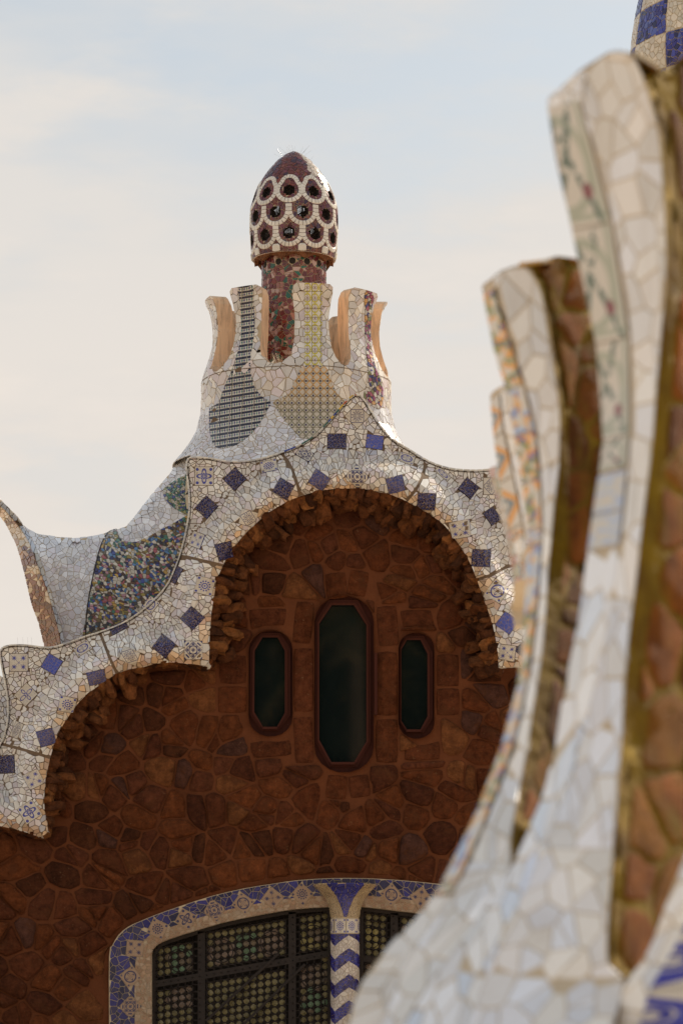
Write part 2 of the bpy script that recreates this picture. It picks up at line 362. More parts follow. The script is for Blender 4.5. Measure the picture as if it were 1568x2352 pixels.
def cells(region, size, gap, excl=(), jit=.8, asp=1.0, rot=0.0, split=.38):
    """irregular broken pieces filling region; size may depend on (u, v); asp stretches them along v"""
    ca, sa = cos(rot), sin(rot)
    def fwd(p): x, y = p[0]*ca+p[1]*sa, -p[0]*sa+p[1]*ca; return (x, y/asp)
    def bwd(p): x, y = p[0], p[1]*asp; return (x*ca-y*sa, x*sa+y*ca)
    reg = [fwd(p) for p in region]; exs = [[fwd(p) for p in e] for e in excl]
    sz = size if callable(size) else (lambda u, v: size)
    xs = [p[0] for p in reg]; ys = [p[1] for p in reg]; x0, x1, y0, y1 = min(xs), max(xs), min(ys), max(ys)
    exb = [(e, min(p[0] for p in e), max(p[0] for p in e), min(p[1] for p in e), max(p[1] for p in e)) for e in exs]
    seeds = []; y = y0-sz(*bwd((x0, y0))); row = 0
    while y < y1+sz(*bwd((x1, y1))):
        s0 = sz(*bwd((x0, y))); x = x0-s0+(row % 2)*s0*.5; row += 1
        while x < x1+s0:
            jx, jy = (R.random()-.5)*jit*s0*1.2, (R.random()-.5)*jit*s0*1.2
            if R.random() > .06: seeds.append((x+jx, y+jy, s0))
            x += s0
        y += s0*.9
    RA = np.array(reg)
    ok = []
    for s in seeds:
        if any(a <= s[0] <= b and c <= s[1] <= d and inside(e, s[0], s[1]) for e, a, b, c, d in exb): continue
        ok.append(s)
    seeds = ok; smax = max(s[2] for s in seeds); grid = {}
    for i, s in enumerate(seeds): grid.setdefault((int(s[0]//smax), int(s[1]//smax)), []).append(i)
    out = []
    for i, (x, y, s0) in enumerate(seeds):
        ins = inside(reg, x, y); dist = segdist(RA, x, y)
        if not ins and dist > s0*1.3: continue
        gx_, gy_ = int(x//smax), int(y//smax); nb = []
        for a in range(gx_-2, gx_+3):
            for b in range(gy_-2, gy_+3):
                for j in grid.get((a, b), ()):
                    if j != i:
                        d = (seeds[j][0]-x)**2+(seeds[j][1]-y)**2
                        if d < (4*s0)**2: nb.append((d, j))
        nb.sort(); B = s0*1.5
        poly = [(x-B, y-B), (x+B, y-B), (x+B, y+B), (x-B, y+B)]; planes = []
        for d, j in nb:
            rr = max((p[0]-x)**2+(p[1]-y)**2 for p in poly)
            if d > 4*rr: break
            d_ = sqrt(d) or 1e-6; nx, ny = (seeds[j][0]-x)/d_, (seeds[j][1]-y)/d_
            c = nx*x+ny*y+d_/2-gap/2; poly = clip(poly, nx, ny, c); planes.append((nx, ny, c))
            if len(poly) < 3: break
        if len(poly) < 3: continue
        for e, a, b, c, d in exb:
            if x+2*s0 > a and x-2*s0 < b and y+2*s0 > c and y-2*s0 < d:
                q = minus_convex(poly, (x, y), e, gap)
                if len(q) < 3: poly = q; break
                poly = q
        if len(poly) < 3: continue
        rr = sqrt(max((p[0]-x)**2+(p[1]-y)**2 for p in poly))
        if dist < rr:
            q = list(reg); pp = ccw(poly)
            for k in range(len(pp)):
                a, b = pp[k], pp[(k+1) % len(pp)]; dx, dy = b[0]-a[0], b[1]-a[1]; L = sqrt(dx*dx+dy*dy)
                if L < 1e-9: continue
                q = clip(q, dy/L, -dx/L, (dy*a[0]-dx*a[1])/L)
                if len(q) < 3: break
            poly = q
            if len(q) < 3: continue
            mx, my = sum(p[0] for p in q)/len(q), sum(p[1] for p in q)/len(q); per = sum(math.hypot(q[t][0]-q[t-1][0], q[t][1]-q[t-1][1]) for t in range(len(q)))
            if not inside(reg, mx, my) or area(q) < .028*per*per: continue
        elif not ins: continue
        # drop repeated points
        pp = []
        for p in poly:
            if not pp or (p[0]-pp[-1][0])**2+(p[1]-pp[-1][1])**2 > (s0*.02)**2: pp.append(p)
        if len(pp) > 2 and (pp[0][0]-pp[-1][0])**2+(pp[0][1]-pp[-1][1])**2 < (s0*.02)**2: pp.pop()
        if len(pp) < 3 or area(pp) < s0*s0*.03: continue
        if len(pp) > 3 and dist >= rr and R.random() < split:
            gx2 = sum(p[0] for p in pp)/len(pp)+(R.random()-.5)*s0*.25; gy2 = sum(p[1] for p in pp)/len(pp)+(R.random()-.5)*s0*.25
            t = R.random()*pi; nx, ny = cos(t), sin(t); c = nx*gx2+ny*gy2
            for q in (clip(pp, nx, ny, c-gap*.45), clip(pp, -nx, -ny, -c-gap*.45)):
                if len(q) > 2 and area(q) > s0*s0*.06: out.append(([bwd(p) for p in q], s0))
            continue
        out.append(([bwd(p) for p in pp], s0))
    return out
def sheet(surf, region, step, h=0.0, excl=(), bag=None, col=(1, 1, 1), hole=None, flip=False):
    """the surface itself over region, as a fine net"""
    bag = bag or Bag(); RA = np.array(region, dtype=float)
    x0, y0 = RA.min(0); x1, y1 = RA.max(0); sx, sy = step if isinstance(step, tuple) else (step, step)
    nx, ny = max(1, int((x1-x0)/sx+.999)), max(1, int((y1-y0)/sy+.999)); sx, sy = (x1-x0)/nx, (y1-y0)/ny
    rr = sqrt(sx*sx+sy*sy)/2; cache = {}; V = []; F = []; P = []
    def vid(p):
        k = (round(p[0], 5), round(p[1], 5))
        if k not in cache: cache[k] = len(V); V.append(surf.pos(p[0], p[1], h)); P.append((p[0]/10, p[1]/10, 0))
        return cache[k]
    for i in range(nx):
        for j in range(ny):
            ax, ay = x0+i*sx, y0+j*sy; cxx, cyy = ax+sx/2, ay+sy/2
            if hole and hole(cxx, cyy): continue
            q = [(ax, ay), (ax+sx, ay), (ax+sx, ay+sy), (ax, ay+sy)]
            d = segdist(RA, cxx, cyy)
            if d < rr:
                q = clip(clip(clip(clip([tuple(p) for p in region], -1, 0, -ax), 1, 0, ax+sx), 0, -1, -ay), 0, 1, ay+sy)
            elif not inside(region, cxx, cyy): continue
            for e in excl:
                if len(q) > 2 and (inside(e, cxx, cyy) or segdist(e, cxx, cyy) < rr):
                    # subtract convex: split off the outside pieces edge by edge
                    rest = q; ee = ccw(e); pieces = []
                    for k in range(len(ee)):
                        a, b = ee[k], ee[(k+1) % len(ee)]; dx, dy = b[0]-a[0], b[1]-a[1]; nxx, nyy = dy, -dx; c = nxx*a[0]+nyy*a[1]
                        o = clip(rest, -nxx, -nyy, -c)
                        if area(o) > 1e-7: pieces.append(o)
                        rest = clip(rest, nxx, nyy, c)
                        if len(rest) < 3: break
                    for o in pieces[:-1]: F.append(tuple(dict.fromkeys(vid(p) for p in o)))
                    q = pieces[-1] if pieces else []
            if len(q) > 2 and area(q) > 1e-7: F.append(tuple(dict.fromkeys(vid(p) for p in q)))
    F = [f for f in F if len(f) > 2]
    if flip: F = [f[::-1] for f in F]
    return bag.add(V, F, col, P)
def rimstrip(surf, loop, h0, h1, bag, closed=True, col=(1, 1, 1), step=None):
    if step: loop = densify(loop, step, closed)
    n = len(loop); V = [surf.pos(p[0], p[1], h) for p in loop for h in (h0, h1)]
    F = [(2*i, 2*((i+1) % n), 2*((i+1) % n)+1, 2*i+1) for i in range(n if closed else n-1)]
    bag.add(V, F, col, [(p[0]/10, p[1]/10, 0) for p in loop for _ in (0, 1)])
def densify(loop, step, closed=True):
    out = []; n = len(loop)
    for i in range(n if closed else n-1):
        a, b = loop[i], loop[(i+1) % n]; k = max(1, int(math.hypot(b[0]-a[0], b[1]-a[1])/step))
        out += [(a[0]+(b[0]-a[0])*t/k, a[1]+(b[1]-a[1])*t/k) for t in range(k)]
    if not closed: out.append(loop[-1])
    return out
def smooth(loop, closed=False, n=4):
    """Catmull-Rom through the points"""
    out = []; m = len(loop)
    g = (lambda i: loop[i % m]) if closed else (lambda i: loop[max(0, min(m-1, i))])
    for i in range(m if closed else m-1):
        a, b, c, d = g(i-1), g(i), g(i+1), g(i+2)
        for k in range(n):
            t = k/n
            out.append(tuple(.5*(2*b[q]+(c[q]-a[q])*t+(2*a[q]-5*b[q]+4*c[q]-d[q])*t*t+(3*b[q]-a[q]-3*c[q]+d[q])*t**3) for q in (0, 1)))
    if not closed: out.append(tuple(loop[-1]))
    return out
def shard_geo(surf, poly, h, tilt, drop=None, inset=0.0):
    cx = sum(p[0] for p in poly)/len(poly); cy = sum(p[1] for p in poly)/len(poly)
    p0, pu, pv, n = surf.frame(cx, cy); drop = h+.004 if drop is None else drop
    nn = (n+Vector(((R.random()-.5)*tilt, (R.random()-.5)*tilt, (R.random()-.5)*tilt))).normalized()
    top = []; bot = []
    for (u, v) in poly:
        q = pu*(u-cx)+pv*(v-cy); q = q-nn*q.dot(nn)
        top.append(p0+n*h+q*(1-inset)); bot.append(p0+n*(h-drop)+q)
    m = len(poly); V = top+bot
    F = [tuple(range(m))]+[(i, i+m, (i+1) % m+m, (i+1) % m) for i in range(m)]
    a = (top[1]-top[0]).cross(top[2]-top[0]).dot(n)
    # overall winding
    nrm = Vector((0, 0, 0))
    for i in range(m): nrm += top[i].cross(top[(i+1) % m])
    if nrm.dot(n) < 0: F = [f[::-1] for f in F]
    return V, F
def lay(name, surf, pieces, material, parent, colf, h=.006, tilt=.05, n_obj=0, inset=.04, patlocal=False):
    """lay broken tiles: the largest ones as objects, the rest as one mesh"""
    order = sorted(range(len(pieces)), key=lambda i: -area(pieces[i][0])); big = set(order[:n_obj]); rest = Bag()
    for i, (poly, s0) in enumerate(pieces):
        V, F = shard_geo(surf, poly, h*(.8+.4*R.random()), tilt, inset=inset)
        cx = sum(p[0] for p in poly)/len(poly); cy = sum(p[1] for p in poly)/len(poly); col = colf(cx, cy)
        pt = [(p[0]/10, p[1]/10, 0) for p in poly]*2
        if i in big: build(name, Bag().add(V, F, col, pt), material, parent)
        else: rest.add(V, F, col, pt)
    if rest.v: build(name+'s', rest, material, parent, kind='stuff')
def pick(pal):
    def f(x=0, y=0):
        c = R.choice(pal); k = .86+.28*R.random(); return tuple(q*k for q in c)
    return f
WHITE = [(.76, .71, .63), (.70, .66, .60), (.80, .75, .67), (.70, .61, .57), (.62, .58, .53), (.78, .69, .57), (.82, .79, .73), (.68, .60, .60), (.66, .64, .66)]
white = pick(WHITE)
COOL = [(.70, .70, .72), (.66, .66, .70), (.76, .76, .78), (.68, .64, .68), (.60, .61, .66), (.74, .72, .70), (.64, .62, .62), (.78, .79, .82)]
def ell(cx, cy, rx, ry, n=24, rot=0):
    return [(cx+rx*cos(2*pi*k/n+rot), cy+ry*sin(2*pi*k/n+rot)) for k in range(n)]

# ------------------------------------------------------------------ ground
g = Bag(); N = 40
gv = []; gf = []
for i in range(N+1):
    for j in range(N+1):
        a, b = (i/N*2-1), (j/N*2-1); x, y = 900*a*abs(a)**1.5, 40+900*b*abs(b)**1.5
        gv.append((x, y, -.0))
for i in range(N):
    for j in range(N): gf.append((i*(N+1)+j, (i+1)*(N+1)+j, (i+1)*(N+1)+j+1, i*(N+1)+j+1))
g.add(gv, gf); build('ground', g, M['ground'], kind='structure', label='sandy paved ground round the gatehouse')

# ------------------------------------------------------------------ the gatehouse
house = empty('gatehouse', (0, 40, 0), label='rust red rubble stone gatehouse with white mosaic wavy roof edge, crown and domed turret', cat='building')

inner_arch = smooth([(1216, 1532), (1180, 1531), (1150, 1533), (1145, 1527), (1142, 1492), (1135, 1450), (1123, 1409), (1108, 1368), (1096, 1333), (1079, 1292), (1061, 1260), (1038, 1228), (1015, 1201), (991, 1184), (962, 1166), (930, 1149), (900, 1137), (862, 1127), (830, 1122), (804, 1121), (768, 1122), (731, 1128), (695, 1137), (658, 1152), (622, 1174), (585, 1203), (556, 1232), (530, 1265), (512, 1298), (497, 1335), (490, 1379), (484, 1415), (481, 1470), (479, 1516), (475, 1527), (464, 1527), (438, 1524), (395, 1521), (363, 1523), (330, 1531), (297, 1537), (264, 1549), (231, 1572), (198, 1595), (165, 1634), (138, 1677), (122, 1717), (109, 1766), (103, 1806), (102, 1855), (109, 1898), (106, 1914), (89, 1920), (49, 1908), (0, 1896), (-60, 1884)], n=3)
outer_top = smooth([(-60, 1800), (-30, 1770), (0, 1715), (12, 1690), (20, 1650), (20, 1610), (12, 1560), (3, 1512), (3, 1495), (14, 1486), (40, 1483), (66, 1484), (112, 1489), (148, 1481), (198, 1463), (231, 1453), (280, 1434), (323, 1407), (363, 1371), (389, 1338), (410, 1289), (419, 1260), (428, 1223), (436, 1173), (435, 1124), (430, 1080), (431, 1060), (441, 1052), (480, 1054), (520, 1061), (560, 1061), (600, 1055), (640, 1043), (680, 1028), (720, 1005), (755, 970), (790, 930), (808, 912), (818, 909), (829, 912), (845, 935), (870, 975), (900, 1010), (940, 1035), (985, 1062), (1030, 1077), (1080, 1082), (1122, 1080), (1180, 1072), (1204, 1070), (1210, 1090), (1200, 1150), (1198, 1250), (1210, 1330), (1222, 1450), (1224, 1525)], n=3)
fascia_poly = outer_top + inner_arch
# depth of the fascia: rolls under at the arch, leans back above, stands upright at the peaks
GX0, GY0, GS = -80, 880, 4
IA = np.array(inner_arch)
def grid_dist(P, nx, ny):
    xs = GX0+np.arange(nx)*GS; ys = GY0+np.arange(ny)*GS; XX, YY = np.meshgrid(xs, ys, indexing='ij')
    D = np.full(XX.shape, 1e9)
    for a, b in zip(P[:-1], P[1:]):
        d = b-a; t = np.clip(((XX-a[0])*d[0]+(YY-a[1])*d[1])/max((d*d).sum(), 1e-9), 0, 1)
        D = np.minimum(D, np.hypot(XX-a[0]-d[0]*t, YY-a[1]-d[1]*t))
    return D, XX, YY
D, XX, YY = grid_dist(IA, 340, 290)
def sstep(x, a, b): t = np.clip((x-a)/(b-a), 0, 1); return t*t*(3-2*t)
lean = sstep(D, 34, 100)
calm = 1-.85*np.exp(-(((XX-452)/55)**2+((YY-1470)/75)**2))          # hanging corners stay upright
calm *= 1-.85*np.exp(-(((XX-1175)/45)**2+((YY-1470)/80)**2))
calm *= 1-.8*np.exp(-(((XX-85)/60)**2+((YY-1870)/60)**2))
FD = 39.50 + .16*np.exp(-D/9.0) + .62*lean*calm + .012*np.sin(XX*.03)*np.cos(YY*.035)
for _ in range(3):
    FD[1:-1, 1:-1] = (FD[1:-1, 1:-1]*2+FD[:-2, 1:-1]+FD[2:, 1:-1]+FD[1:-1, :-2]+FD[1:-1, 2:])/6
FDl = FD.tolist()
def fdepth(u, v):
    a, b = (u-GX0)/GS, (v-GY0)/GS; a = max(0, min(338.999, a)); b = max(0, min(288.999, b)); i, j = int(a), int(b); a -= i; b -= j
    return (FDl[i][j]*(1-a)+FDl[i+1][j]*a)*(1-b)+(FDl[i][j+1]*(1-a)+FDl[i+1][j+1]*a)*b
fs = PixSurf(fdepth, 3.0)

TILES = [  # x, y, half width, half height, rotation, design
 (469, 1094, 21, 21, 0, 'floral'), (540, 1101, 19, 19, 45, 'dark_blue'), (475, 1166, 19, 19, 42, 'dark_blue'), (618, 1071, 19, 13, -12, 'eye'),
 (651, 1123, 18, 18, 30, 'dark_blue'), (733, 1103, 19, 17, 33, 'grey_blue'), (820, 1095, 20, 18, 45, 'lace'), (700, 1044, 18, 11, 30, 'lace'),
 (773, 1014, 21, 17, 0, 'dark_blue'), (860, 1016, 19, 16, 8, 'mid_blue'), (820, 956, 20, 20, 45, 'star'), (908, 1113, 19, 17, -14, 'grey_blue'),
 (933, 1054, 18, 11, 18, 'circle'), (979, 1152, 20, 18, 4, 'dark_blue'), (1016, 1089, 19, 7, 42, 'circle'), (1075, 1122, 18, 17, 38, 'dark_blue'),
 (1129, 1186, 17, 14, 55, 'dark_blue'), (1056, 1216, 22, 19, -8, 'dots'), (1104, 1282, 20, 19, 4, 'dark_blue'), (1141, 1358, 20, 20, 35, 'circle'),
 (1164, 1431, 19, 18, 36, 'mid_blue'), (1165, 1499, 17, 17, 8, 'dots'), (1128, 1117, 18, 19, 0, 'star'), (1200, 1491, 12, 14, 40, 'dark_blue'),
 (453, 1241, 14, 17, 20, 'dots'), (404, 1320, 10, 19, 28, 'dark_blue'), (470, 1346, 19, 19, 14, 'eye'), (516, 1266, 18, 19, -14, 'dark_blue'),
 (570, 1190, 18, 17, 14, 'star'), (347, 1390, 13, 16, 38, 'circle'), (442, 1420, 19, 19, 42, 'dark_blue'), (273, 1442, 20, 10, -28, 'dark_blue'),
 (377, 1484, 19, 19, 38, 'dark_blue'), (444, 1493, 20, 20, 0, 'lace'), (298, 1507, 20, 15, 20, 'star'), (191, 1490, 19, 12, -32, 'circle'),
 (120, 1526, 19, 18, 32, 'mid_blue'), (44, 1522, 21, 20, 0, 'dots'), (222, 1556, 20, 14, -14, 'grey_blue'), (61, 1596, 19, 20, 45, 'loops'),
 (155, 1618, 18, 17, 10, 'eye'), (40, 1677, 10, 18, 24, 'star'), (107, 1694, 18, 18, -16, 'grey_blue'), (15, 1756, 20, 20, -2, 'dark_blue'),
 (78, 1790, 18, 18, -28, 'dots'), (68, 1865, 20, 20, -34, 'floral')]
def rect(x, y, a, b, r):
    r = math.radians(r); c, s = cos(r), sin(r)
    return [(x+c*p-s*q, y+s*p+c*q) for p, q in ((-a, -b), (a, -b), (a, b), (-a, b))]
tile_polys = [rect(*t[:5]) for t in TILES]
fascia = empty('roof_fascia', unp(640, 1200, 39.6), house)
fb = sheet(fs, fascia_poly, 9, 0)
build('fascia_core', fb, M['grout'], fascia, smooth=True)
fb = Bag(); V0 = len(fb.v)
rimstrip(fs, fascia_poly, .004, -.10, fb, step=8); sheet(fs, fascia_poly, 16, -.10, bag=fb)
build('fascia_back', fb, M['rim'], fascia)
# joints across the band
rimb = Bag(); ot2 = densify(outer_top, 9, False); rl_ = Bag()
for i in range(len(ot2)-1):
    (x0_, y0_), (x1_, y1_) = ot2[i], ot2[i+1]; dx, dy = x1_-x0_, y1_-y0_; L_ = math.hypot(dx, dy) or 1; nx_, ny_ = -dy/L_, dx/L_
    a_, b_ = fs.pos(x0_, y0_), fs.pos(x1_, y1_)
    up_ = Vector((-nx_, 0, ny_)).normalized() if False else Vector(((b_-a_).z, 0, -(b_-a_).x)).normalized()
    if up_.dot(Vector((-(640-x0_), 0, 0))) < 0 and abs(up_.z) < .3: up_ = -up_
    if up_.z < 0 and abs(up_.z) >= .3: up_ = -up_
    b2 = a_+(b_-a_)*.93; f_ = Vector((0, -.022, 0)); k_ = Vector((0, .13, 0)); u_ = up_*.016
    c_ = pick([(.66, .64, .58), (.72, .68, .6), (.55, .55, .55), (.74, .7, .62)])() if not (640 < x0_ < 815) else pick([(.05, .08, .3), (.6, .4, .06), (.55, .5, .42), (.05, .12, .1), (.4, .1, .05), (.6, .57, .5)])()
    rimb.add([a_+f_, b2+f_, b2+f_+u_, a_+f_+u_, a_+k_, b2+k_, b2+k_+u_, a_+k_+u_], [(0, 1, 2, 3), (3, 2, 6, 7), (1, 5, 6, 2), (0, 3, 7, 4), (0, 4, 5, 1), (4, 7, 6, 5)], c_)
    w_ = 1.6; rl_.add([fs.pos(x0_+s_*nx_*(2+w_*q), y0_+s_*ny_*(2+w_*q), .013) for (x0_, y0_, q, s_) in ((ot2[i][0], ot2[i][1], 0, 1), (ot2[i+1][0], ot2[i+1][1], 0, 1), (ot2[i+1][0], ot2[i+1][1], 1, 1), (ot2[i][0], ot2[i][1], 1, 1))], [(0, 1, 2, 3)])
build('rim_tiles', rimb, M['shard'], fascia, kind='stuff')
build('rim_joint', rl_, M['iron'], fascia)
JOINTS = [[(644, 1039), (660, 1058), (672, 1080), (682, 1110), (689, 1139)], [(975, 1066), (972, 1090), (955, 1125), (934, 1149)], [(412, 1277), (440, 1282), (475, 1290), (514, 1299)],
          [(231, 1455), (240, 1478), (252, 1510), (268, 1545)], [(4, 1709), (40, 1718), (90, 1732), (120, 1742)], [(1094, 1332), (1130, 1320), (1160, 1303), (1198, 1296)]]
jex = []
for J in JOINTS:
    for a, b in zip(J[:-1], J[1:]):
        dx, dy = b[0]-a[0], b[1]-a[1]; L = math.hypot(dx, dy); nx, ny = -dy/L*2.0, dx/L*2.0
        jex.append([(a[0]+nx, a[1]+ny), (b[0]+nx, b[1]+ny), (b[0]-nx, b[1]-ny), (a[0]-nx, a[1]-ny)])
# edging tiles along the free edge, then the broken field
edge_in = []
ot = densify(outer_top, 6, False)
pieces = cells(fascia_poly, 12.3, 1.15, tile_polys+jex, jit=.95)
def fcol(x, y):
    c = white()
    if segdist(IA, x, y, False) < 22 and R.random() < .55: c = (c[0]*.95, c[1]*.74, c[2]*.55)
    return c
lay('mosaic_shard', fs, pieces, M['shard'], fascia, fcol, .008, .10, 150)
for (x, y, a, b, r, d), tp in zip(TILES, tile_polys):
    f, p0 = fs.frame(x, y), None
    cx_, cy_ = x, y; P0, PU, PV, NN = f; bg_ = Bag(); k = 3; V = []; PT = []
    rr = math.radians(r); c, s = cos(rr), sin(rr)
    for i in range(k+1):
        for j in range(k+1):
            p, q = (i/k*2-1), (j/k*2-1); u, v = x+c*p*a-s*q*b, y+s*p*a+c*q*b
            V.append(fs.pos(u, v, .011)); PT.append((p, q, R.random()*0))
    off = R.random()*40
    PT = [(p[0], p[1], off) for p in PT]
    F = [(i*(k+1)+j, (i+1)*(k+1)+j, (i+1)*(k+1)+j+1, i*(k+1)+j+1) for i in range(k) for j in range(k)]
    bg_.add(V, [t[::-1] for t in F], (1, 1, 1), PT)
    ringi = [i*(k+1) for i in range(k+1)]+[k*(k+1)+j for j in range(1, k+1)]+[i*(k+1)+k for i in range(k-1, -1, -1)]+[j for j in range(k-1, 0, -1)]
    VV = [V[i] for i in ringi]; VB = [q-NN*.014 for q in VV]; m = len(VV)
    bg_.add(VV+VB, [(i, (i+1) % m, (i+1) % m+m, i+m) for i in range(m)], (1, 1, 1), [(0, 0, 0)]*(2*m))
    build('broken_blue_tile' if 'blue' in d else 'patterned_tile', bg_, M[d], fascia)

# ---- turret stem and dome
AX = (675-CX)*43/FP
dome = empty('turret', (AX, 43, 10), house)
stem = Lathe(AX, 43, [(9.7, .41), (10.2, .40), (11.0, .392), (11.9, .392)])
sreg = [(-pi, 0), (pi, 0), (pi, stem.c[-1]), (-pi, stem.c[-1])]
build('stem_core', sheet(stem, sreg, (.2, .3)), M['grout_pale'], dome, smooth=True)
RED = [(.16, .028, .02), (.20, .04, .028), (.12, .022, .025), (.40, .20, .17), (.34, .15, .12), (.14, .03, .04), (.02, .12, .08), (.18, .03, .02), (.5, .34, .29), (.03, .10, .07), (.19, .045, .05)]
sfr = [(-1.9, stem.cz(10.0)), (1.9, stem.cz(10.0)), (1.9, stem.c[-1]), (-1.9, stem.c[-1])]
vents = [ell(math.radians(a), stem.cz(11.56), .105, .105, 10) for a in (-63, -28, -2, 25, 52)]
lay('stem_shard', stem, cells(sfr, .145, .016, vents, jit=1.0), M['shard'], dome, pick(RED), .007, .10, 60)
for e in vents: build('vent', sheet(stem, e, .05, .004), M['dark'], dome)
cap = Lathe(AX, 43, [(11.655, .495), (11.757, .515), (11.86, .522), (12.0, .532), (12.144, .538), (12.25, .532), (12.337, .514), (12.445, .482), (12.55, .438), (12.655, .380), (12.77, .295), (12.87, .205), (12.945, .11), (12.985, .03)])
CT = cap.c[-1]
holes = []
for z, off in ((12.40, -6), (12.135, 12), (11.875, -6)):
    for k in range(10):
        a = off+36*k; a = (a+180) % 360-180; holes.append((math.radians(a), cap.cz(z), z))
def in_hole(u, v, k=.15):
    return any((u-a)**2+(v-c)**2 < k*k for a, c, _ in holes)
creg = [(-pi, 0), (pi, 0), (pi, CT), (-pi, CT)]
cb = sheet(cap, creg, (.055, .05), 0, hole=in_hole)
build('dome_core', cb, M['grout_pale'], dome)
cb = sheet(cap, [(-pi, 0), (pi, 0), (pi, CT*.7), (-pi, CT*.7)], (.055, .05), -.05, hole=in_hole)
rimstrip(cap, [(-pi+2*pi*i/48, 0) for i in range(49)], .02, -.07, cb, False)
build('dome_lining', cb, M['rock'], dome)
hexes = [ell(a, c, .142, .142, 6, pi/6) for a, c, _ in holes]
cfr = [(-1.95, .0), (1.95, .0), (1.95, CT-.02), (-1.95, CT-.02)]
DRED = [(.12, .022, .022), (.15, .035, .03), (.09, .018, .022), (.16, .04, .06), (.11, .03, .05), (.05, .02, .05), (.20, .05, .035), (.13, .03, .035)]
def cap_size(u, v): z, r = cap.zr(v); return min(.35, .052/max(r, .1))
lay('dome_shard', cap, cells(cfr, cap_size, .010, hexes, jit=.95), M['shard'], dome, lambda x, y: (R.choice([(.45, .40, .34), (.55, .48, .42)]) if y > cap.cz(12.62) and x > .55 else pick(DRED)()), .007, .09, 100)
for (a, c, z) in holes:
    bgx = Bag(); rimstrip(cap, ell(a, c, .14, .14, 6, pi/6), .008, -.07, bgx)
    build('hole_lining', bgx, M['dark'], dome)
    wv = Bag()                                            # wire gauze across the hole
    for t in range(-4, 5):
        o = t*.03; hh = sqrt(max(0, .135**2-o*o))
        tube(wv, [cap.pos(a+o, c-hh, -.03), cap.pos(a+o, c+hh, -.03)], .0032, 3)
        tube(wv, [cap.pos(a-hh, c+o, -.033), cap.pos(a+hh, c+o, -.033)], .0032, 3)
    build('gauze', wv, M['iron'], dome)
def ribbon(pathpts, wdt, seg, parent, name='white_band', hgt=.016):
    """row of small white tiles along a path on the dome"""
    P = densify(pathpts, .01, False); bgx = Bag(); acc = []; L = 0; i0 = 0
    cum = [0]
    for p, q in zip(P[:-1], P[1:]): cum.append(cum[-1]+math.hypot(q[0]-p[0], q[1]-p[1]))
    ns = max(1, round(cum[-1]/seg)); step = cum[-1]/ns
    def atl(s):
        j = max(0, min(len(P)-2, int(np.searchsorted(cum, s))-1)); t = (s-cum[j])/max(1e-9, cum[j+1]-cum[j])
        return (P[j][0]+(P[j+1][0]-P[j][0])*t, P[j][1]+(P[j+1][1]-P[j][1])*t), (P[j+1][0]-P[j][0], P[j+1][1]-P[j][1])
    for k in range(ns):
        s0, s1 = k*step+.006, (k+1)*step-.006; V = []
        for lv, hh in ((1.0, -.004), (1.0, hgt*.6), (.62, hgt)):
            for s, sg in ((s0, -1), (s0, 1), (s1, 1), (s1, -1)):
                (x, y), (dx, dy) = atl(s); Ld = math.hypot(dx, dy) or 1
                z, r = cap.zr(y); ww = wdt/r/2*lv
                V.append(cap.pos(x-dy/Ld*ww*sg, y+dx/Ld*ww*sg, hh))
        F = [(8, 9, 10, 11)]+[(q*4+j, q*4+(j+1) % 4, q*4+4+(j+1) % 4, q*4+4+j) for q in (0, 1) for j in range(4)]
        kk = .9+.2*R.random(); bgx.add(V, F, (.74*kk, .70*kk, .62*kk))
    return build(name, bgx, M['shard'], parent)
for n_, (a, c, z) in enumerate(holes):
    if abs(a) > 2.2: continue
    rr = .295; up = .17
    pts = [(a-rr, c+up)]+[(a+rr*cos(t), c+.02+rr*1.0*sin(t)) for t in np.linspace(pi, 2*pi, 14)]+[(a+rr, c+up)]
    if z > 12.3:
        rt = .20
        top = [(a+rr-.02, c+.13), (a+rr-.07, c+.22)]+[(a+rt*cos(t), c+.24+rt*sin(t)) for t in np.linspace(0, pi, 9)]+[(a-rr+.07, c+.22), (a-rr+.02, c+.13)]
        pts = [(a+rr*cos(t), c+.02+rr*sin(t)) for t in np.linspace(pi+.1, 2*pi-.1, 14)]+top
        pts.append(pts[0])
    ribbon(pts, .056, .085, dome)
for k in range(10):
    a = math.radians(12+36*k); a = (a+pi) % (2*pi)-pi; bgx = Bag()
    for lv, hh in ((0, 0),):
        V = [cap.pos(a+sx*.095*q, .085+sy*.10*q, h_) for (h_, q) in ((-.01, 1), (.02, 1), (.03, .7)) for sx, sy in ((-1, -.6), (-.6, -1), (.6, -1), (1, -.6), (1, .6), (.6, 1), (-.6, 1), (-1, .6))]
        F = [tuple(range(16, 24))]+[(r_*8+i, r_*8+(i+1) % 8, r_*8+8+(i+1) % 8, r_*8+8+i) for r_ in (0, 1) for i in range(8)]
        bgx.add(V, F, (.72, .68, .6))
    build('white_stud', bgx, M['shard'], dome)
sb = Bag()                                                # scalloped rough lip under the dome
for k in range(40):
    t0 = 2*pi*k/40; r0 = .50; dz = .05+.05*abs(sin(5*t0+.6))
    for q in range(2):
        pass
    a1 = t0+2*pi/40
    V = [(AX+r*sin(t), 43-r*cos(t), z) for t, dd in ((t0, .02+.06*abs(sin(5*t0))**3), (a1, .02+.06*abs(sin(5*a1))**3)) for r, z in ((.492, 11.66), (.485, 11.655-dd), (.44, 11.65-dd*.8), (.40, 11.70))]
    sb.add(V, [(0, 1, 5, 4), (1, 2, 6, 5), (2, 3, 7, 6)], (.22, .10, .05))
build('dome_lip', sb, M['rock'], dome)
sp = Bag()
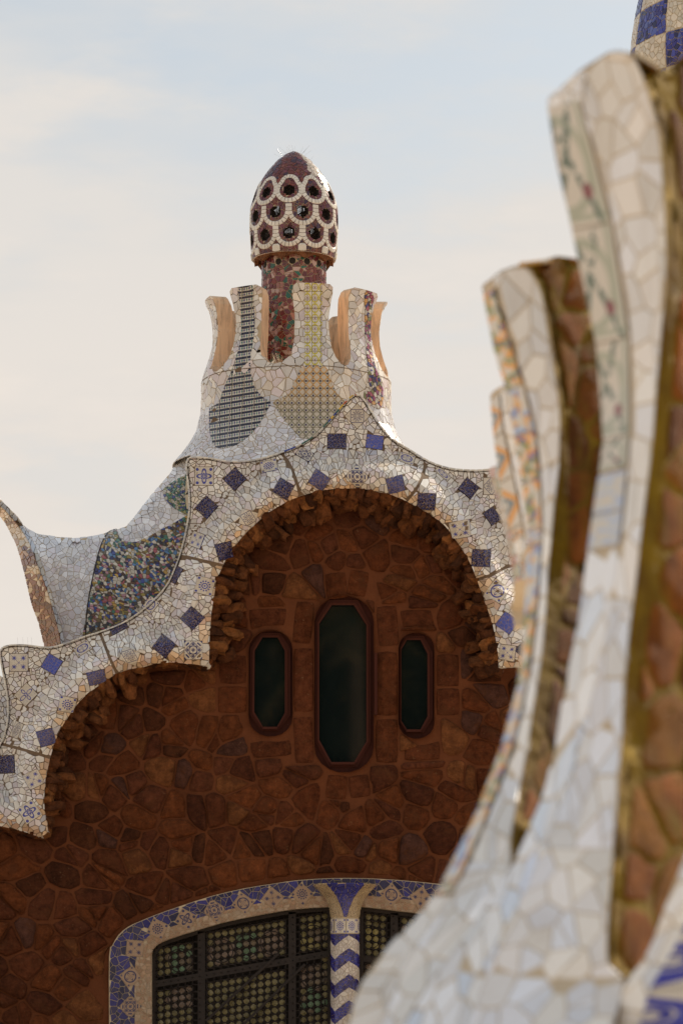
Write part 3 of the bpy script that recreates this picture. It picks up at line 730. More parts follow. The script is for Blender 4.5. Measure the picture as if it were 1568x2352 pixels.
for k in range(26):
    a = R.uniform(0, 2*pi); b = R.uniform(.02, .22); p = Vector((AX+b*cos(a), 43+b*sin(a), 12.96-b*b*2.4))
    tube(sp, [p, p+Vector((cos(a)*.09*R.uniform(.5, 1.6), sin(a)*.09, R.uniform(.06, .12)))], .0008, 3)
build('bird_spikes', sp, M['wire'], dome, kind='stuff')

# ---- crown
AC = (680-CX)*43/FP
ZT, ZS = 11.13, 10.15
crown = Lathe(AC, 43, [(8.3, 2.2), (8.63, 1.93), (8.9, 1.69), (9.09, 1.53), (9.25, 1.395), (9.386, 1.30), (9.526, 1.225), (9.76, 1.17), (9.92, 1.162), (10.128, 1.160), (10.235, 1.131), (10.407, 1.07), (10.569, 1.027), (10.768, 1.016), (11.0, 1.053), (11.13, 1.12)])
crn = empty('crown', (AC, 43, 9), house)
cs, ct = crown.cz(ZS), crown.cz(ZT)
petals = [(-169, 13), (-124, 13), (-79, 13), (-34, 12.3), (11.5, 13.4), (51, 14), (96, 13), (141, 13)]
top = []
for (a, hw) in petals:
    a0, a1 = math.radians(a-hw), math.radians(a+hw); am = (a0+a1)/2
    w_ = .052
    top += [(a0-.01, cs+.10), (a0+.02, cs+.25), (a0+.03, ct-.38), (a0, ct-.10), (a0+.012, ct-.03), (a0+w_, ct), (a1-w_, ct+.0), (a1-.012, ct-.03), (a1, ct-.10), (a1-.03, ct-.38), (a1-.02, cs+.25), (a1+.01, cs+.10)]
    nx_ = petals[(petals.index((a, hw))+1) % 8]; na = math.radians(nx_[0]-nx_[1])+(2*pi if nx_[0] < a else 0)
    g0, g1 = a1, na
    top += [(g0+(g1-g0)*.28, cs+.02), ((g0+g1)/2, cs), (g0+(g1-g0)*.72, cs+.02)]
# start/end the unrolled outline at the back
off_ = math.radians(-182)
top = [p for p in top if p[0] < off_+2*pi]
end = top[0]
poly_c = [(off_, 0)]+[(off_, top[0][1])]+top+[(off_+2*pi, top[0][1]), (off_+2*pi, 0)]
zl = crown.cz(9.10)
poly_c = [(off_+2*pi, crown.cz(9.0)), (2.2, crown.cz(9.0)), (1.9, 0), (-.62, 0), (-.95, zl), (off_, zl), (off_, top[0][1])]+top+[(off_+2*pi, top[0][1])]
cbg = sheet(crown, poly_c, (.10, .06)); build('crown_core', cbg, M['grout_pale'], crn, smooth=True)
cz_in = crown.cz(9.95)
poly_i = [(off_, cz_in), (off_, top[0][1])]+top+[(off_+2*pi, top[0][1]), (off_+2*pi, cz_in)]
ibg = sheet(crown, poly_i, (.10, .06), -.20); rimstrip(crown, [(off_, top[0][1])]+top, .008, -.20, ibg, False, step=.05)
fl = [(AC+1.0*cos(2*pi*k/32), 43+1.0*sin(2*pi*k/32), 10.02) for k in range(32)]; ibg.add(fl, [tuple(range(32))])
build('inner_render', ibg, M['render'], crn)
P1 = smooth([(548, 659), (580, 655), (583, 697), (586, 737), (583, 780), (577, 816), (577, 856), (586, 889), (603, 912), (622, 925), (613, 945), (593, 978), (567, 1007), (534, 1027), (507, 1031), (492, 1024), (484, 997), (482, 961), (484, 938), (504, 925), (517, 889), (532, 856), (543, 823), (552, 790), (556, 747), (553, 697)], True, 3)
P2a = [(700, 649), (739, 649), (739, 842), (696, 842), (700, 829)]
P2b = smooth([(696, 842), (739, 842), (751, 849), (761, 879), (774, 905), (792, 922), (820, 960), (800, 1010), (702, 1009), (679, 994), (652, 964), (633, 935), (629, 923), (662, 905), (679, 872)], True, 3)
P3 = smooth([(837, 672), (856, 676), (851, 720), (849, 780), (856, 830), (870, 870), (878, 900), (872, 940), (850, 930), (833, 912), (841, 880), (844, 850), (838, 790), (836, 720)], True, 3)
def onlathe(L, poly, step=7): return [L.inv(*p) for p in densify(poly, step)]
zs_c = crown.cz(8.62)
front = [(-.66, zs_c), (-.97, zl), (-1.75, zl)]+[(-1.75, cs+.3)]+[p for p in top if -1.75 < p[0] < 1.75]+[(1.75, cs+.3), (1.75, zs_c)]
cpat = [onlathe(crown, q) for q in (P1, P2a, P2b, P3)]
def csize(u, v): z, r = crown.zr(v); return (.088 if z > 10.2 or z < 9.7 else .115)/max(r, .8)
cp = [c for c in cells(front, csize, .0055, jit=1.0) if not any(inside(q, *c[0][0]) and inside(q, sum(p[0] for p in c[0])/len(c[0]), sum(p[1] for p in c[0])/len(c[0])) and segdist(q, sum(p[0] for p in c[0])/len(c[0]), sum(p[1] for p in c[0])/len(c[0])) > .05 for q in cpat)]
lay('mosaic_shard', crown, cp, M['shard'], crn, lambda x, y: (pick(COOL) if crown.zr(y)[0] < 9.75 else white)(), .007, .09, 90)
class Warp:                                              # carries drawing coordinates for printed tiles
    pass
def printed(poly_px, mat_, name, step=15.0, h=.014, ang=0.0):
    """printed square tiles laid over a patch of the crown, their print running on from tile to tile"""
    pl = onlathe(crown, poly_px, 6)
    build(name+'_bed', sheet(crown, pl, .06, .009), M['grout'], crn)
    RAx = np.array(poly_px); x0, y0 = RAx.min(0); x1, y1 = RAx.max(0); out = []
    nx, ny = int((x1-x0)/step)+1, int((y1-y0)/step)+1
    for i in range(nx):
        for j in range(ny):
            ax, ay = x0+i*step, y0+j*step
            q = clip(clip(clip(clip(list(map(tuple, poly_px)), -1, 0, -ax-.45), 1, 0, ax+step-.45), 0, -1, -ay-.45), 0, 1, ay+step-.45)
            if len(q) < 3 or area(q) < 1.5: continue
            V = []; uv = [crown.inv(*p) for p in q]; top_ = [crown.pos(a, b, h) for a, b in uv]; bot = [crown.pos(a, b, .006) for a, b in uv]
            m = len(q); bgx = Bag(); pt = [(p[0]/10, p[1]/10, 0) for p in q]*2
            bgx.add(top_+bot, [tuple(range(m))[::-1]]+[(i2, (i2+1) % m, (i2+1) % m+m, i2+m) for i2 in range(m)], (1, 1, 1), pt)
            build(name, bgx, mat_, crn)
printed(P1, M['bw'], 'printed_tile', 26)
printed(P2a, M['yellow'], 'printed_tile', 20)
printed(P2b, M['orange'], 'printed_tile', 18)
bedp = onlathe(crown, P3, 6)
build('flower_bed', sheet(crown, bedp, .06, .009), M['grout'], crn)
FLOW = [(.06, .03, .08), (.35, .08, .12), (.6, .55, .48), (.55, .3, .1), (.05, .05, .2), (.5, .45, .4), (.2, .2, .08), (.62, .58, .5), (.3, .06, .16)]
lay('flower_shard', crown, cells(bedp, .045, .006), M['shard'], crn, pick(FLOW), .014, .05, 0)
# dark joint round the crown at the slot feet
jb = Bag(); jl = [(t, crown.cz(10.12)+.006*sin(5*t)) for t in np.linspace(-1.7, 1.7, 70)]
V = []; 
for (a, c) in jl: V += [crown.pos(a, c-.0035, .0125), crown.pos(a, c+.0035, .0125)]
jb.add(V, [(2*i, 2*i+2, 2*i+3, 2*i+1) for i in range(len(jl)-1)]); build('crown_joint', jb, M['grout'], crn)
tf = Bag()
for (a_, z_) in [(-12, 10.15), (-56, 10.15), (31, 10.15)]:
    for k in range(26):
        a = math.radians(a_+R.uniform(-4, 4)); p = Vector((AC+1.03*sin(a), 43-1.03*cos(a), z_+.0)); q = p+Vector((R.uniform(-.07, .07), R.uniform(-.03, .03), R.uniform(.05, .16)))
        tube(tf, [p, (p+q)/2+Vector((0, 0, .01)), q], .0022, 3, (.42, .33, .2))
build('dry_grass', tf, M['leaf'], crn, kind='stuff')

# ---- roof running left from the crown
roof_sil = smooth([(-70, 1100), (-30, 1125), (0, 1145), (16, 1162), (33, 1180), (49, 1200), (66, 1216), (86, 1226), (119, 1232), (165, 1236), (198, 1234), (231, 1228), (257, 1219), (290, 1209), (313, 1183), (336, 1153), (366, 1117), (392, 1086), (421, 1046), (438, 1020), (452, 992), (470, 955)], n=3)
roof_low = [(500, 985), (560, 1020), (640, 1060), (600, 1090), (470, 1110), (450, 1180), (445, 1230), (430, 1300), (400, 1360), (340, 1420), (250, 1470), (153, 1500)]
band_in = smooth([(153, 1500), (142, 1440), (126, 1390), (112, 1345), (96, 1295), (82, 1256), (60, 1215), (35, 1180), (0, 1150), (-60, 1105)], n=3)
roof_poly = roof_sil+roof_low+band_in[:-1]
RS = np.array(roof_sil)
Dr, XX2, YY2 = grid_dist(RS, 200, 170)
BI = np.array(band_in); Db, _, _ = grid_dist(BI, 200, 170)
Dr = np.minimum(Dr, 260)
RD = 43.0-.005375*np.sqrt(np.maximum(0, 2*235*np.minimum(Dr, 235)-np.minimum(Dr, 235)**2))
RD = RD-.04-.9*np.exp(-((XX2-20)/90)**2)*sstep(Dr, 0, 60)
RDl = RD.tolist()
def rdepth(u, v):
    a, b = (u-GX0)/GS, (v-GY0)/GS; a = max(0, min(198.999, a)); b = max(0, min(168.999, b)); i, j = int(a), int(b); a -= i; b -= j
    return (RDl[i][j]*(1-a)+RDl[i+1][j]*a)*(1-b)+(RDl[i][j+1]*(1-a)+RDl[i+1][j+1]*a)*b
rs = PixSurf(rdepth, 3.0)
roof = empty('roof', unp(250, 1350, 42), house)
rb = sheet(rs, roof_poly, 9); build('roof_core', rb, M['grout_pale'], roof, smooth=True)
rb = Bag(); hb = [(p[0], p[1]) for p in roof_sil if 75 < p[0] < 440]        # the far slope, falling away behind the crest
V = []
for (x, y) in hb:
    p = unp(x, y, rdepth(x, y))
    V += [p, p+Vector((0, .35, -.05)), p+Vector((0, 1.0, -.5)), p+Vector((0, 1.8, -1.2))]
rb.add(V, [(4*i+k, 4*i+4+k, 4*i+5+k, 4*i+1+k) for i in range(len(hb)-1) for k in range(3)])
build('far_slope', rb, M['rim'], roof, smooth=True)
patch_big = smooth([(268, 1217), (250, 1226), (236, 1249), (227, 1275), (217, 1315), (207, 1361), (199, 1414), (196, 1475), (290, 1450), (400, 1370), (440, 1290), (446, 1230), (446, 1180), (435, 1183), (395, 1206), (369, 1219), (343, 1234), (316, 1246), (297, 1247), (277, 1239)], True, 3)
patch_green = smooth([(377, 1125), (379, 1144), (392, 1160), (412, 1175), (446, 1182), (446, 1100), (428, 1093), (400, 1108)], True, 3)
rp = cells(roof_poly, 12.3, .8, jit=.95)
ctr = lambda c: (sum(p[0] for p in c[0])/len(c[0]), sum(p[1] for p in c[0])/len(c[0]))
rp = [c for c in rp if not any(inside(q, *ctr(c)) and segdist(q, *ctr(c)) > 10 for q in (patch_big, patch_green))]
lay('mosaic_shard', rs, rp, M['shard'], roof, pick(COOL), .007, .06, 60)
MULTI = [(.6, .56, .48), (.66, .62, .55), (.5, .46, .38), (.55, .50, .42), (.05, .08, .30), (.03, .03, .05), (.10, .22, .42), (.30, .24, .06), (.5, .32, .08), (.40, .42, .38), (.06, .18, .13), (.10, .05, .03), (.62, .58, .5), (.36, .10, .12), (.03, .03, .12), (.14, .12, .08), (.05, .05, .05), (.45, .25, .3), (.18, .12, .05)]
GREEN = [(.05, .16, .10), (.45, .42, .34), (.06, .08, .25), (.30, .30, .12), (.03, .06, .06), (.55, .5, .42), (.12, .25, .2)]
class Raised:
    def __init__(s, b, h): s.b, s.h = b, h
    def frame(s, u, v): p, a, b_, n = s.b.frame(u, v); return p+n*s.h, a, b_, n
    def pos(s, u, v, h=0): return s.b.pos(u, v, s.h+h)
rs2 = Raised(rs, .012)
for q, pal, sz in ((patch_big, MULTI, 8.0), (patch_green, GREEN, 6.5)):
    build('patch_bed', sheet(rs2, q, 9), M['grout'], roof)
    lay('coloured_shard', rs2, cells(q, sz, .8, jit=1.0, asp=.8, rot=.5), M['shard'], roof, pick(pal), .006, .12, 80 if sz > 7 else 0)
jb = Bag(); V = []
for (x, y) in smooth([(270, 1216), (250, 1226), (236, 1249), (227, 1275), (217, 1315), (207, 1361), (199, 1414), (197, 1470)], n=4): V += [rs.pos(x-1.3, y, .021), rs.pos(x+1.3, y, .021)]
jb.add(V, [(2*i, 2*i+2, 2*i+3, 2*i+1) for i in range(len(V)//2-1)]); build('roof_joint', jb, M['iron'], roof)
# horn: edge band and brown-flecked side
band_out = [(145, 1500), (133, 1440), (119, 1388), (103, 1340), (86, 1297), (66, 1244), (33, 1196), (0, 1162), (-60, 1120)]
bi = [(153, 1500), (142, 1440), (126, 1390), (112, 1345), (96, 1295), (80, 1252), (42, 1190), (0, 1147), (-60, 1104)]
side_out = [(106, 1500), (91, 1434), (76, 1394), (66, 1354), (57, 1315), (45, 1272), (31, 1236), (0, 1184), (-60, 1150)]
def interp_rail(P, y):
    P = sorted(P, key=lambda p: p[1])
    return float(np.interp(y, [p[1] for p in P], [p[0] for p in P]))
def side_depth(u, v):
    b, o = interp_rail(band_out, v), interp_rail(side_out, v); t = (b-u)/max(4, b-o)
    return rdepth(b+8, v)-.05+.55*max(-.3, min(1.3, t))
ss = PixSurf(side_depth)
horn_poly = smooth(band_out, n=3)+smooth(side_out[::-1], n=3)
build('horn_bed', sheet(ss, horn_poly, 7), M['grout_pale'], roof)
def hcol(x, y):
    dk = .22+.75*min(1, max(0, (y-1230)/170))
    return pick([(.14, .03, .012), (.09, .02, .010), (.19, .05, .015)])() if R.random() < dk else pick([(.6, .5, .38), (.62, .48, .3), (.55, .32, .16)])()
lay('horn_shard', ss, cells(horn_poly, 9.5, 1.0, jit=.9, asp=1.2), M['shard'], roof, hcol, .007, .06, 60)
bs = PixSurf(lambda u, v: rdepth(interp_rail(bi, v)+2, v)-.06)
bp = smooth(bi, n=3)+smooth(band_out[::-1], n=3)
build('band_bed', sheet(bs, bp, 6, -.004), M['grout'], roof)
lay('band_tile', bs, cells(bp, 11, .9, jit=.5, asp=1.5), M['shard'], roof, pick([(.45, .50, .58), (.55, .55, .52), (.5, .53, .58)]), .008, .05, 30)
# lower mosaic slope seen past the left tip of the fascia
ls = PixSurf(lambda u, v: 41.2-.0015*(v-1500)); lp = [(-90, 1540), (0, 1551), (14, 1560), (40, 1600), (40, 1700), (10, 1725), (-90, 1730)]
build('eave_bed', sheet(ls, lp, 14), M['grout'], roof); lay('mosaic_shard', ls, cells(lp, 11, 1.2), M['shard'], roof, white, .007, .06, 0)
sp = Bag()
for x in (42, 54, 65, 74):
    p = unp(x, 1484, 40.2); tube(sp, [p, p+Vector((-.005, 0, .10))], .0009, 3)
build('bird_spikes', sp, M['wire'], roof, kind='stuff')

# ---- windows (elongated octagons set into rounded openings)
WIN = [  # opening box x0,y0,x1,y1 ; frame octagon ; glass octagon
 ((571, 1446, 672, 1692), [(599, 1454), (644, 1454), (667, 1490), (667, 1642), (639, 1679), (601, 1679), (574, 1642), (575, 1489)], [(603, 1464), (637, 1464), (654, 1495), (654, 1637), (636, 1669), (604, 1669), (584, 1635), (585, 1495)]),
 ((722, 1366, 858, 1775), [(754, 1378), (822, 1378), (851, 1434), (851, 1704), (820, 1761), (755, 1761), (724, 1704), (724, 1429)], [(762, 1390), (812, 1390), (841, 1436), (841, 1703), (813, 1750), (761, 1750), (733, 1699), (733, 1433)]),
 ((915, 1451, 997, 1697), [(930, 1460), (972, 1460), (993, 1498), (993, 1650), (972, 1683), (932, 1683), (917, 1660), (917, 1487)], [(934, 1470), (965, 1470), (981, 1502), (981, 1645), (965, 1675), (934, 1675), (921, 1655), (921, 1492)])]
def stadium(x0, y0, x1, y1, n=10, sq=.8):
    w2 = (x1-x0)/2; cx_ = (x0+x1)/2; r = w2; k = sq
    return [(cx_+r*cos(t), y1-r*k*1.1+r*k*1.1*sin(t)) for t in np.linspace(0, pi, n)]+[(cx_-r*cos(t), y0+r*k*1.1-r*k*1.1*sin(t)) for t in np.linspace(0, pi, n)]
openings = [stadium(*wn[0]) for wn in WIN]
flat = lambda Y: PixSurf(lambda u, v: Y)
for op, (bx, fr, gl) in zip(openings, WIN):
    wd = empty('window', unp((bx[0]+bx[2])/2, bx[3], 40.1), house)
    rv = Bag(); rimstrip(flat(40), ell_ := op, .012, -.16, rv)
    S = PixSurf(lambda u, v: 40.16)
    build('reveal', rv, M['mortar'], wd, smooth=True)
    def oct_frame(outer, inner, y0, y1, col=(1, 1, 1)):
        b = Bag(); n = len(outer); V = []
        for (p, q) in zip(outer, inner): V += [unp(*p, y0), unp(*q, y0+.01), unp(*q, y1), unp(*p, y1)]
        b.add(V, [(4*i+k, 4*((i+1) % n)+k, 4*((i+1) % n)+(k+1) % 4, 4*i+(k+1) % 4) for i in range(n) for k in range(4)]); return b
    build('frame', oct_frame(fr, gl, 40.07, 40.15), M['wood'], wd)
    mid = [(p[0]*.5+q[0]*.5, p[1]*.5+q[1]*.5) for p, q in zip(fr, gl)]
    build('sash', oct_frame(mid, gl, 40.055, 40.075), M['wood'], wd)
    # backing board between the octagon and the rounded opening
    bb = sheet(flat(40.10), op, 14, 0, [fr]); build('surround_board', bb, M['wood'], wd)
    pb = Bag(); pb.add([unp(*p, 40.13) for p in gl][::-1], [tuple(range(8))]); build('pane', pb, M['pane'], wd)
    sb_ = Bag(); a, b = gl[5], gl[4]; p, q = unp(a[0], a[1]+2, 40.04), unp(b[0], b[1]+2, 40.04)
    box(sb_, (p.x-.01, 40.03, p.z-.02), (q.x+.01, 40.09, p.z+.006)); build('sill_rail', sb_, M['wood'], wd)
hb = Bag(); p = unp(859, 1500, 40); q = unp(866, 1642, 40); box(hb, (p.x, 39.97, q.z), (q.x, 40.02, p.z)); build('shutter_slot', hb, M['wood'], house)

# ---- doorway outline
d_out = smooth([(251, 2790), (251, 2352), (251, 2196), (258, 2172), (273, 2147), (294, 2129), (317, 2118), (358, 2101), (409, 2083), (486, 2058), (563, 2040), (632, 2029), (680, 2022), (757, 2017), (833, 2017), (910, 2021), (1005, 2030), (1080, 2042), (1180, 2062), (1250, 2090), (1290, 2130), (1300, 2200), (1300, 2790)], n=2)
d_in = smooth([(349, 2790), (349, 2352), (349, 2196), (352, 2180), (364, 2168), (389, 2157), (435, 2142), (512, 2119), (589, 2103), (632, 2095), (680, 2088), (757, 2083), (833, 2083), (910, 2092), (967, 2099), (1080, 2120), (1150, 2140), (1195, 2165), (1210, 2200), (1210, 2790)], n=2)
def lerp_loop(A, B, t, n=90):
    def res(P):
        c = [0]
        for a, b in zip(P[:-1], P[1:]): c.append(c[-1]+math.hypot(b[0]-a[0], b[1]-a[1]))
        s = np.linspace(0, c[-1], n); return np.stack([np.interp(s, c, [p[0] for p in P]), np.interp(s, c, [p[1] for p in P])], 1)
    return [tuple(p) for p in (res(A)*(1-t)+res(B)*t).tolist()]
door_hull = d_out

# ---- the wall itself
wallS = PixSurf(lambda u, v: 40.03+.018*sin(u*.011)*cos(v*.009)+.010*sin(u*.037+v*.03), 4)
wall_poly = [(-150, 2790), (-150, 1860), (0, 1850), (60, 1800), (70, 1680), (130, 1560), (240, 1500), (380, 1480), (440, 1470), (450, 1330), (500, 1220), (600, 1130), (720, 1090), (900, 1095), (1020, 1150), (1100, 1240), (1160, 1400), (1180, 1490), (1340, 1500), (1340, 2790)]
def convex(P):
    P = sorted(set((round(a, 3), round(b, 3)) for a, b in P)); out = []
    for seq in (P, P[::-1]):
        h_ = []
        for p in seq:
            while len(h_) > 1 and (h_[-1][0]-h_[-2][0])*(p[1]-h_[-2][1])-(h_[-1][1]-h_[-2][1])*(p[0]-h_[-2][0]) <= 0: h_.pop()
            h_.append(p)
        out += h_[:-1]
    return out
hull = convex(lerp_loop(d_out, d_in, .4))
wall = empty('wall', unp(600, 2000, 40), house)
wb = sheet(wallS, wall_poly, 16, 0, openings+[hull]); build('mortar_face', wb, M['mortar'], wall, smooth=True)
BLK = [rect(535, 1538, 32, 34, 0), rect(534, 1607, 34, 31, 0), rect(697, 1562, 23, 76, 0), rect(697, 1430, 22, 50, 6), rect(697, 1700, 22, 55, -3), rect(888, 1570, 25, 76, 0), rect(890, 1438, 24, 48, -4), rect(888, 1702, 26, 52, 0),
       rect(1028, 1540, 26, 38, 0), rect(1028, 1612, 27, 32, 0), rect(772, 1345, 24, 30, -6), rect(822, 1340, 22, 30, 10), rect(773, 1808, 24, 28, 6), rect(825, 1806, 24, 26, -8),
       [(570, 1400), (660, 1396), (655, 1438), (610, 1436), (575, 1448)], [(570, 1705), (600, 1702), (640, 1704), (668, 1698), (672, 1735), (580, 1742)], [(915, 1402), (990, 1400), (1000, 1440), (955, 1438), (925, 1442)], [(930, 1710), (975, 1712), (1010, 1700), (1012, 1745), (925, 1748)]]
STC = [(.08, .026, .010), (.145, .042, .013), (.12, .034, .011), (.095, .029, .012), (.16, .048, .014), (.20, .074, .024), (.135, .043, .018), (.115, .035, .013), (.10, .042, .026), (.17, .052, .016)]
stpick = pick(STC)
def stone_geo(surf, poly, h, rough=.12, base=-.01):
    poly = ccw(poly); cx_ = sum(p[0] for p in poly)/len(poly); cy_ = sum(p[1] for p in poly)/len(poly)
    P = densify(poly, max(5, sqrt(area(poly))*.26))
    Q = []                                                # rounded, a little ragged
    n = len(P)
    for i in range(n):
        a, b, c = P[i-1], P[i], P[(i+1) % n]
        kk = 4.5 if rough > .05 else 8; x, y = (a[0]+kk*b[0]+c[0])/(kk+2), (a[1]+kk*b[1]+c[1])/(kk+2)
        k = 1+(R.random()-.5)*rough; Q.append((cx_+(x-cx_)*k, cy_+(y-cy_)*k))
    V = []
    seed = R.random()*50
    for sc_, hh in ((1.0, base), (.95, h*.55), (.84, h), ):
        for (x, y) in Q:
            u, v = cx_+(x-cx_)*sc_, cy_+(y-cy_)*sc_; V.append(surf.pos(u, v, hh+(0 if hh < 0 else (noise.noise((u*.05+seed, v*.05, 0)))*h*.55)))
    V.append(surf.pos(cx_, cy_, h*1.05)); n = len(Q)
    F = [(r_*n+i, r_*n+(i+1) % n, (r_+1)*n+(i+1) % n, (r_+1)*n+i) for r_ in (0, 1) for i in range(n)]+[(2*n+i, 2*n+(i+1) % n, 3*n) for i in range(n)]
    return V, [f[::-1] for f in F]
st_zone = [(-20, 2370), (-20, 1900), (100, 1930), (112, 1880), (110, 1800), (130, 1710), (175, 1640), (235, 1585), (330, 1545), (480, 1535), (492, 1420), (505, 1340), (540, 1270), (600, 1210), (680, 1165), (800, 1140), (900, 1155), (980, 1195), (1040, 1255), (1080, 1330), (1110, 1410), (1130, 1480), (1145, 1545), (1215, 1550), (1215, 1700), (1160, 1850), (1060, 2050), (990, 2050), (900, 2010), (757, 2004), (640, 2014), (540, 2034), (400, 2074), (300, 2110), (262, 2140), (240, 2190), (240, 2370)]
sc = cells(st_zone, 60, 3.6, openings+BLK, jit=1.0, rot=.25, asp=.86, split=.12)
sc = [(p, s_) for p, s_ in sc]+[(b, 50) for b in BLK]
order = sorted(sc, key=lambda c: -area(c[0]))
rest = Bag(); nst = 0
for poly, _ in order:
    if area(poly) < 160: continue
    blk = any(poly is b for b in BLK)
    V, F = stone_geo(wallS, poly, R.choice([.010, .018, .026, .036, .050]) if not blk else .012, .13 if not blk else .02)
    col = stpick() if not blk else pick([(.145, .043, .014), (.13, .039, .014)])()
    if nst < 300: build('stone', Bag().add(V, F, col), M['stone'], wall, smooth=True)
    else: rest.add(V, F, col)
    nst += 1
build('small_stones', rest, M['stone'], wall, smooth=True, kind='stuff')
# rubble collar hanging under the fascia
ICO = None
def rock_geo(c, ax, ay, az, sx, sy, sz, amp=.28):
    global ICO
    if ICO is None:
        import bmesh
        bm = bmesh.new(); bmesh.ops.create_icosphere(bm, subdivisions=2, radius=1); ICO = ([v.co.copy() for v in bm.verts], [tuple(v.index for v in f.verts) for f in bm.faces]); bm.free()
    o = Vector((R.random()*99, R.random()*99, R.random()*99)); V = []
    for v in ICO[0]:
        q = Vector([math.copysign(abs(t)**.62, t) for t in v]); k = 1+amp*1.5*noise.noise(q*1.2+o)+amp*.8*noise.noise(q*3.1+o)+amp*.5*noise.noise(q*7+o)
        V.append(c+ax*(q.x*sx*k)+ay*(q.y*sy*k)+az*(q.z*sz*k))
    return V, ICO[1]
path = densify([p for p in inner_arch if p[0] < 1160], 24, False)
ROCK = [(.075, .030, .014), (.26, .11, .038), (.18, .068, .024), (.14, .052, .02), (.21, .082, .03), (.11, .042, .018), (.16, .066, .028)]
k = 0
for i in range(2, len(path)-2):
    a, b = path[i-1], path[i+1]; dx, dy = b[0]-a[0], b[1]-a[1]; L = math.hypot(dx, dy); tx, ty = dx/L, dy/L; nx, ny = -ty, tx
    x, y = path[i]
    flat_bottom = (300 < x < 482 and 1515 < y < 1545) or (y > 1885)
    if nx*(640-x)+ny*(1800-y) < 0: nx, ny = -nx, -ny
    if x > 484 and x < 1160 and y < 1530 and (nx*(820-x)+ny*(1500-y)) < 0: nx, ny = -nx, -ny
    for q in range(1 if flat_bottom or R.random() < .3 else 2):
        ln = R.uniform(15, 31)*(.4 if flat_bottom else 1); wd_ = R.uniform(10, 17)
        off = ln*.6+q*ln*1.05-4
        c = unp(x+nx*off+R.uniform(-3, 3), y+ny*off, 39.80+.12*q+R.uniform(-.03, .03))
        tn = Vector((nx, 0, -ny)).normalized(); tt = Vector((tx, 0, -ty)).normalized(); rt = R.uniform(-.35, .35)
        tn2 = (tn*cos(rt)+tt*sin(rt)).normalized(); tt2 = (tt*cos(rt)-tn*sin(rt)).normalized()
        V, F = rock_geo(c, tt2, Vector((0, 1, 0)), tn2, wd_*.005, .17-.06*q, ln*.005)
        build('rubble_stone', Bag().add(V, F, pick(ROCK)()), M['rock'], wall, smooth=False)
# wall behind: sides, back and ceiling so that the house is a closed volume
vb = Bag(); xl, xr = (-150-CX)*.005, (1340-CX)*.005
box(vb, (xl, 40.05, 0), (xl+.5, 47, 4.9)); box(vb, (xr-.5, 40.05, 0), (xr, 47, 4.9)); box(vb, (xl+.5, 46.5, 0), (xr-.5, 47, 4.9)); box(vb, (xl+.5, 40.4, 4.9), (xr-.5, 47, 5.1)); box(vb, (xl+2.4, 41.2, 5.1), (xr-1.6, 46, 6.3))
build('rear_walls', vb, M['stone'], house)

# ---- tiled door surround
for d in ('floral', 'eye', 'dots', 'lace', 'circle'): M['door_'+d] = pat_mat('warm_tile_blue_'+d, d, (.015, .015, .07), (.33, .21, .13))
door = empty('door_surround', unp(640, 2100, 40), house)
mid_l = lerp_loop(d_out, d_in, .58)
def ringpoly(A, B): return list(A)+list(B)[::-1]
def vis(poly): return poly
dS = PixSurf(lambda u, v: 39.985+.0*u)
blue_ring = ringpoly(lerp_loop(d_out, d_in, .02), lerp_loop(d_out, d_in, .60))
cream_ring = ringpoly(lerp_loop(d_out, d_in, .60), lerp_loop(d_out, d_in, 1.0))
build('surround_bed', sheet(dS, ringpoly(d_out, d_in), 14), M['grout_pale'], door)
diam = []
cl_ = densify(lerp_loop(d_out, d_in, .50, 200), 3, False)[::1]
_c = []; _l = None
for _p in cl_:
    if _l is None or math.hypot(_p[0]-_l[0], _p[1]-_l[1]) > 66: _c.append(_p); _l = _p
cl_ = _c
for i, (x, y) in enumerate(cl_):
    if y > 2400 or x > 1060 or abs(x-792) < 92: continue
    j = min(i+1, len(cl_)-1); a = math.degrees(atan2(cl_[j][1]-cl_[j-1][1], cl_[j][0]-cl_[j-1][0]))
    diam.append((x, y, 19, 18, a+45, 'door_'+('eye', 'floral', 'lace', 'circle', 'dots')[i % 5]))
dp = [rect(*t[:5]) for t in diam]
def yvis(c): return ctr(c)[1] < 2400 and ctr(c)[0] < 1080
dS2 = dS
lay('blue_shard', dS, [c for c in cells(blue_ring, 15, 1.0, dp, jit=.9) if yvis(c)], M['shard'], door, pick([(.020, .016, .11), (.028, .024, .15), (.012, .010, .05), (.03, .025, .09)]), .008, .06, 100)
lay('cream_shard', dS, [c for c in cells(cream_ring, 9.5, .9, dp, jit=.9) if yvis(c)], M['shard'], door, pick([(.36, .23, .14), (.32, .19, .11), (.38, .27, .18)]), .008, .06, 100)
def flat_tile(S, x, y, a, b, r, mname, parent, h=.012, name='patterned_tile'):
    rr = math.radians(r); c, s = cos(rr), sin(rr)
    V = [S.pos(x+c*p*a-s*q*b, y+s*p*a+c*q*b, hh) for hh in (h, 0) for p, q in ((-1, -1), (1, -1), (1, 1), (-1, 1))]
    build(name, Bag().add(V, [(3, 2, 1, 0)]+[(i, (i+1) % 4, (i+1) % 4+4, i+4) for i in range(4)], (1, 1, 1), [(-1, -1, x), (1, -1, x), (1, 1, x), (-1, 1, x)]*2), M[mname], parent)
for t in diam: flat_tile(dS, *t, door)
for i in (0, 1):
    rb = Bag(); rimstrip(flat(40), [d_in, d_out][i], -.0 if i else .03, -.35 if i == 0 else .03, rb, False); build('soffit', rb, M['grout_pale'], door) if i == 0 else None

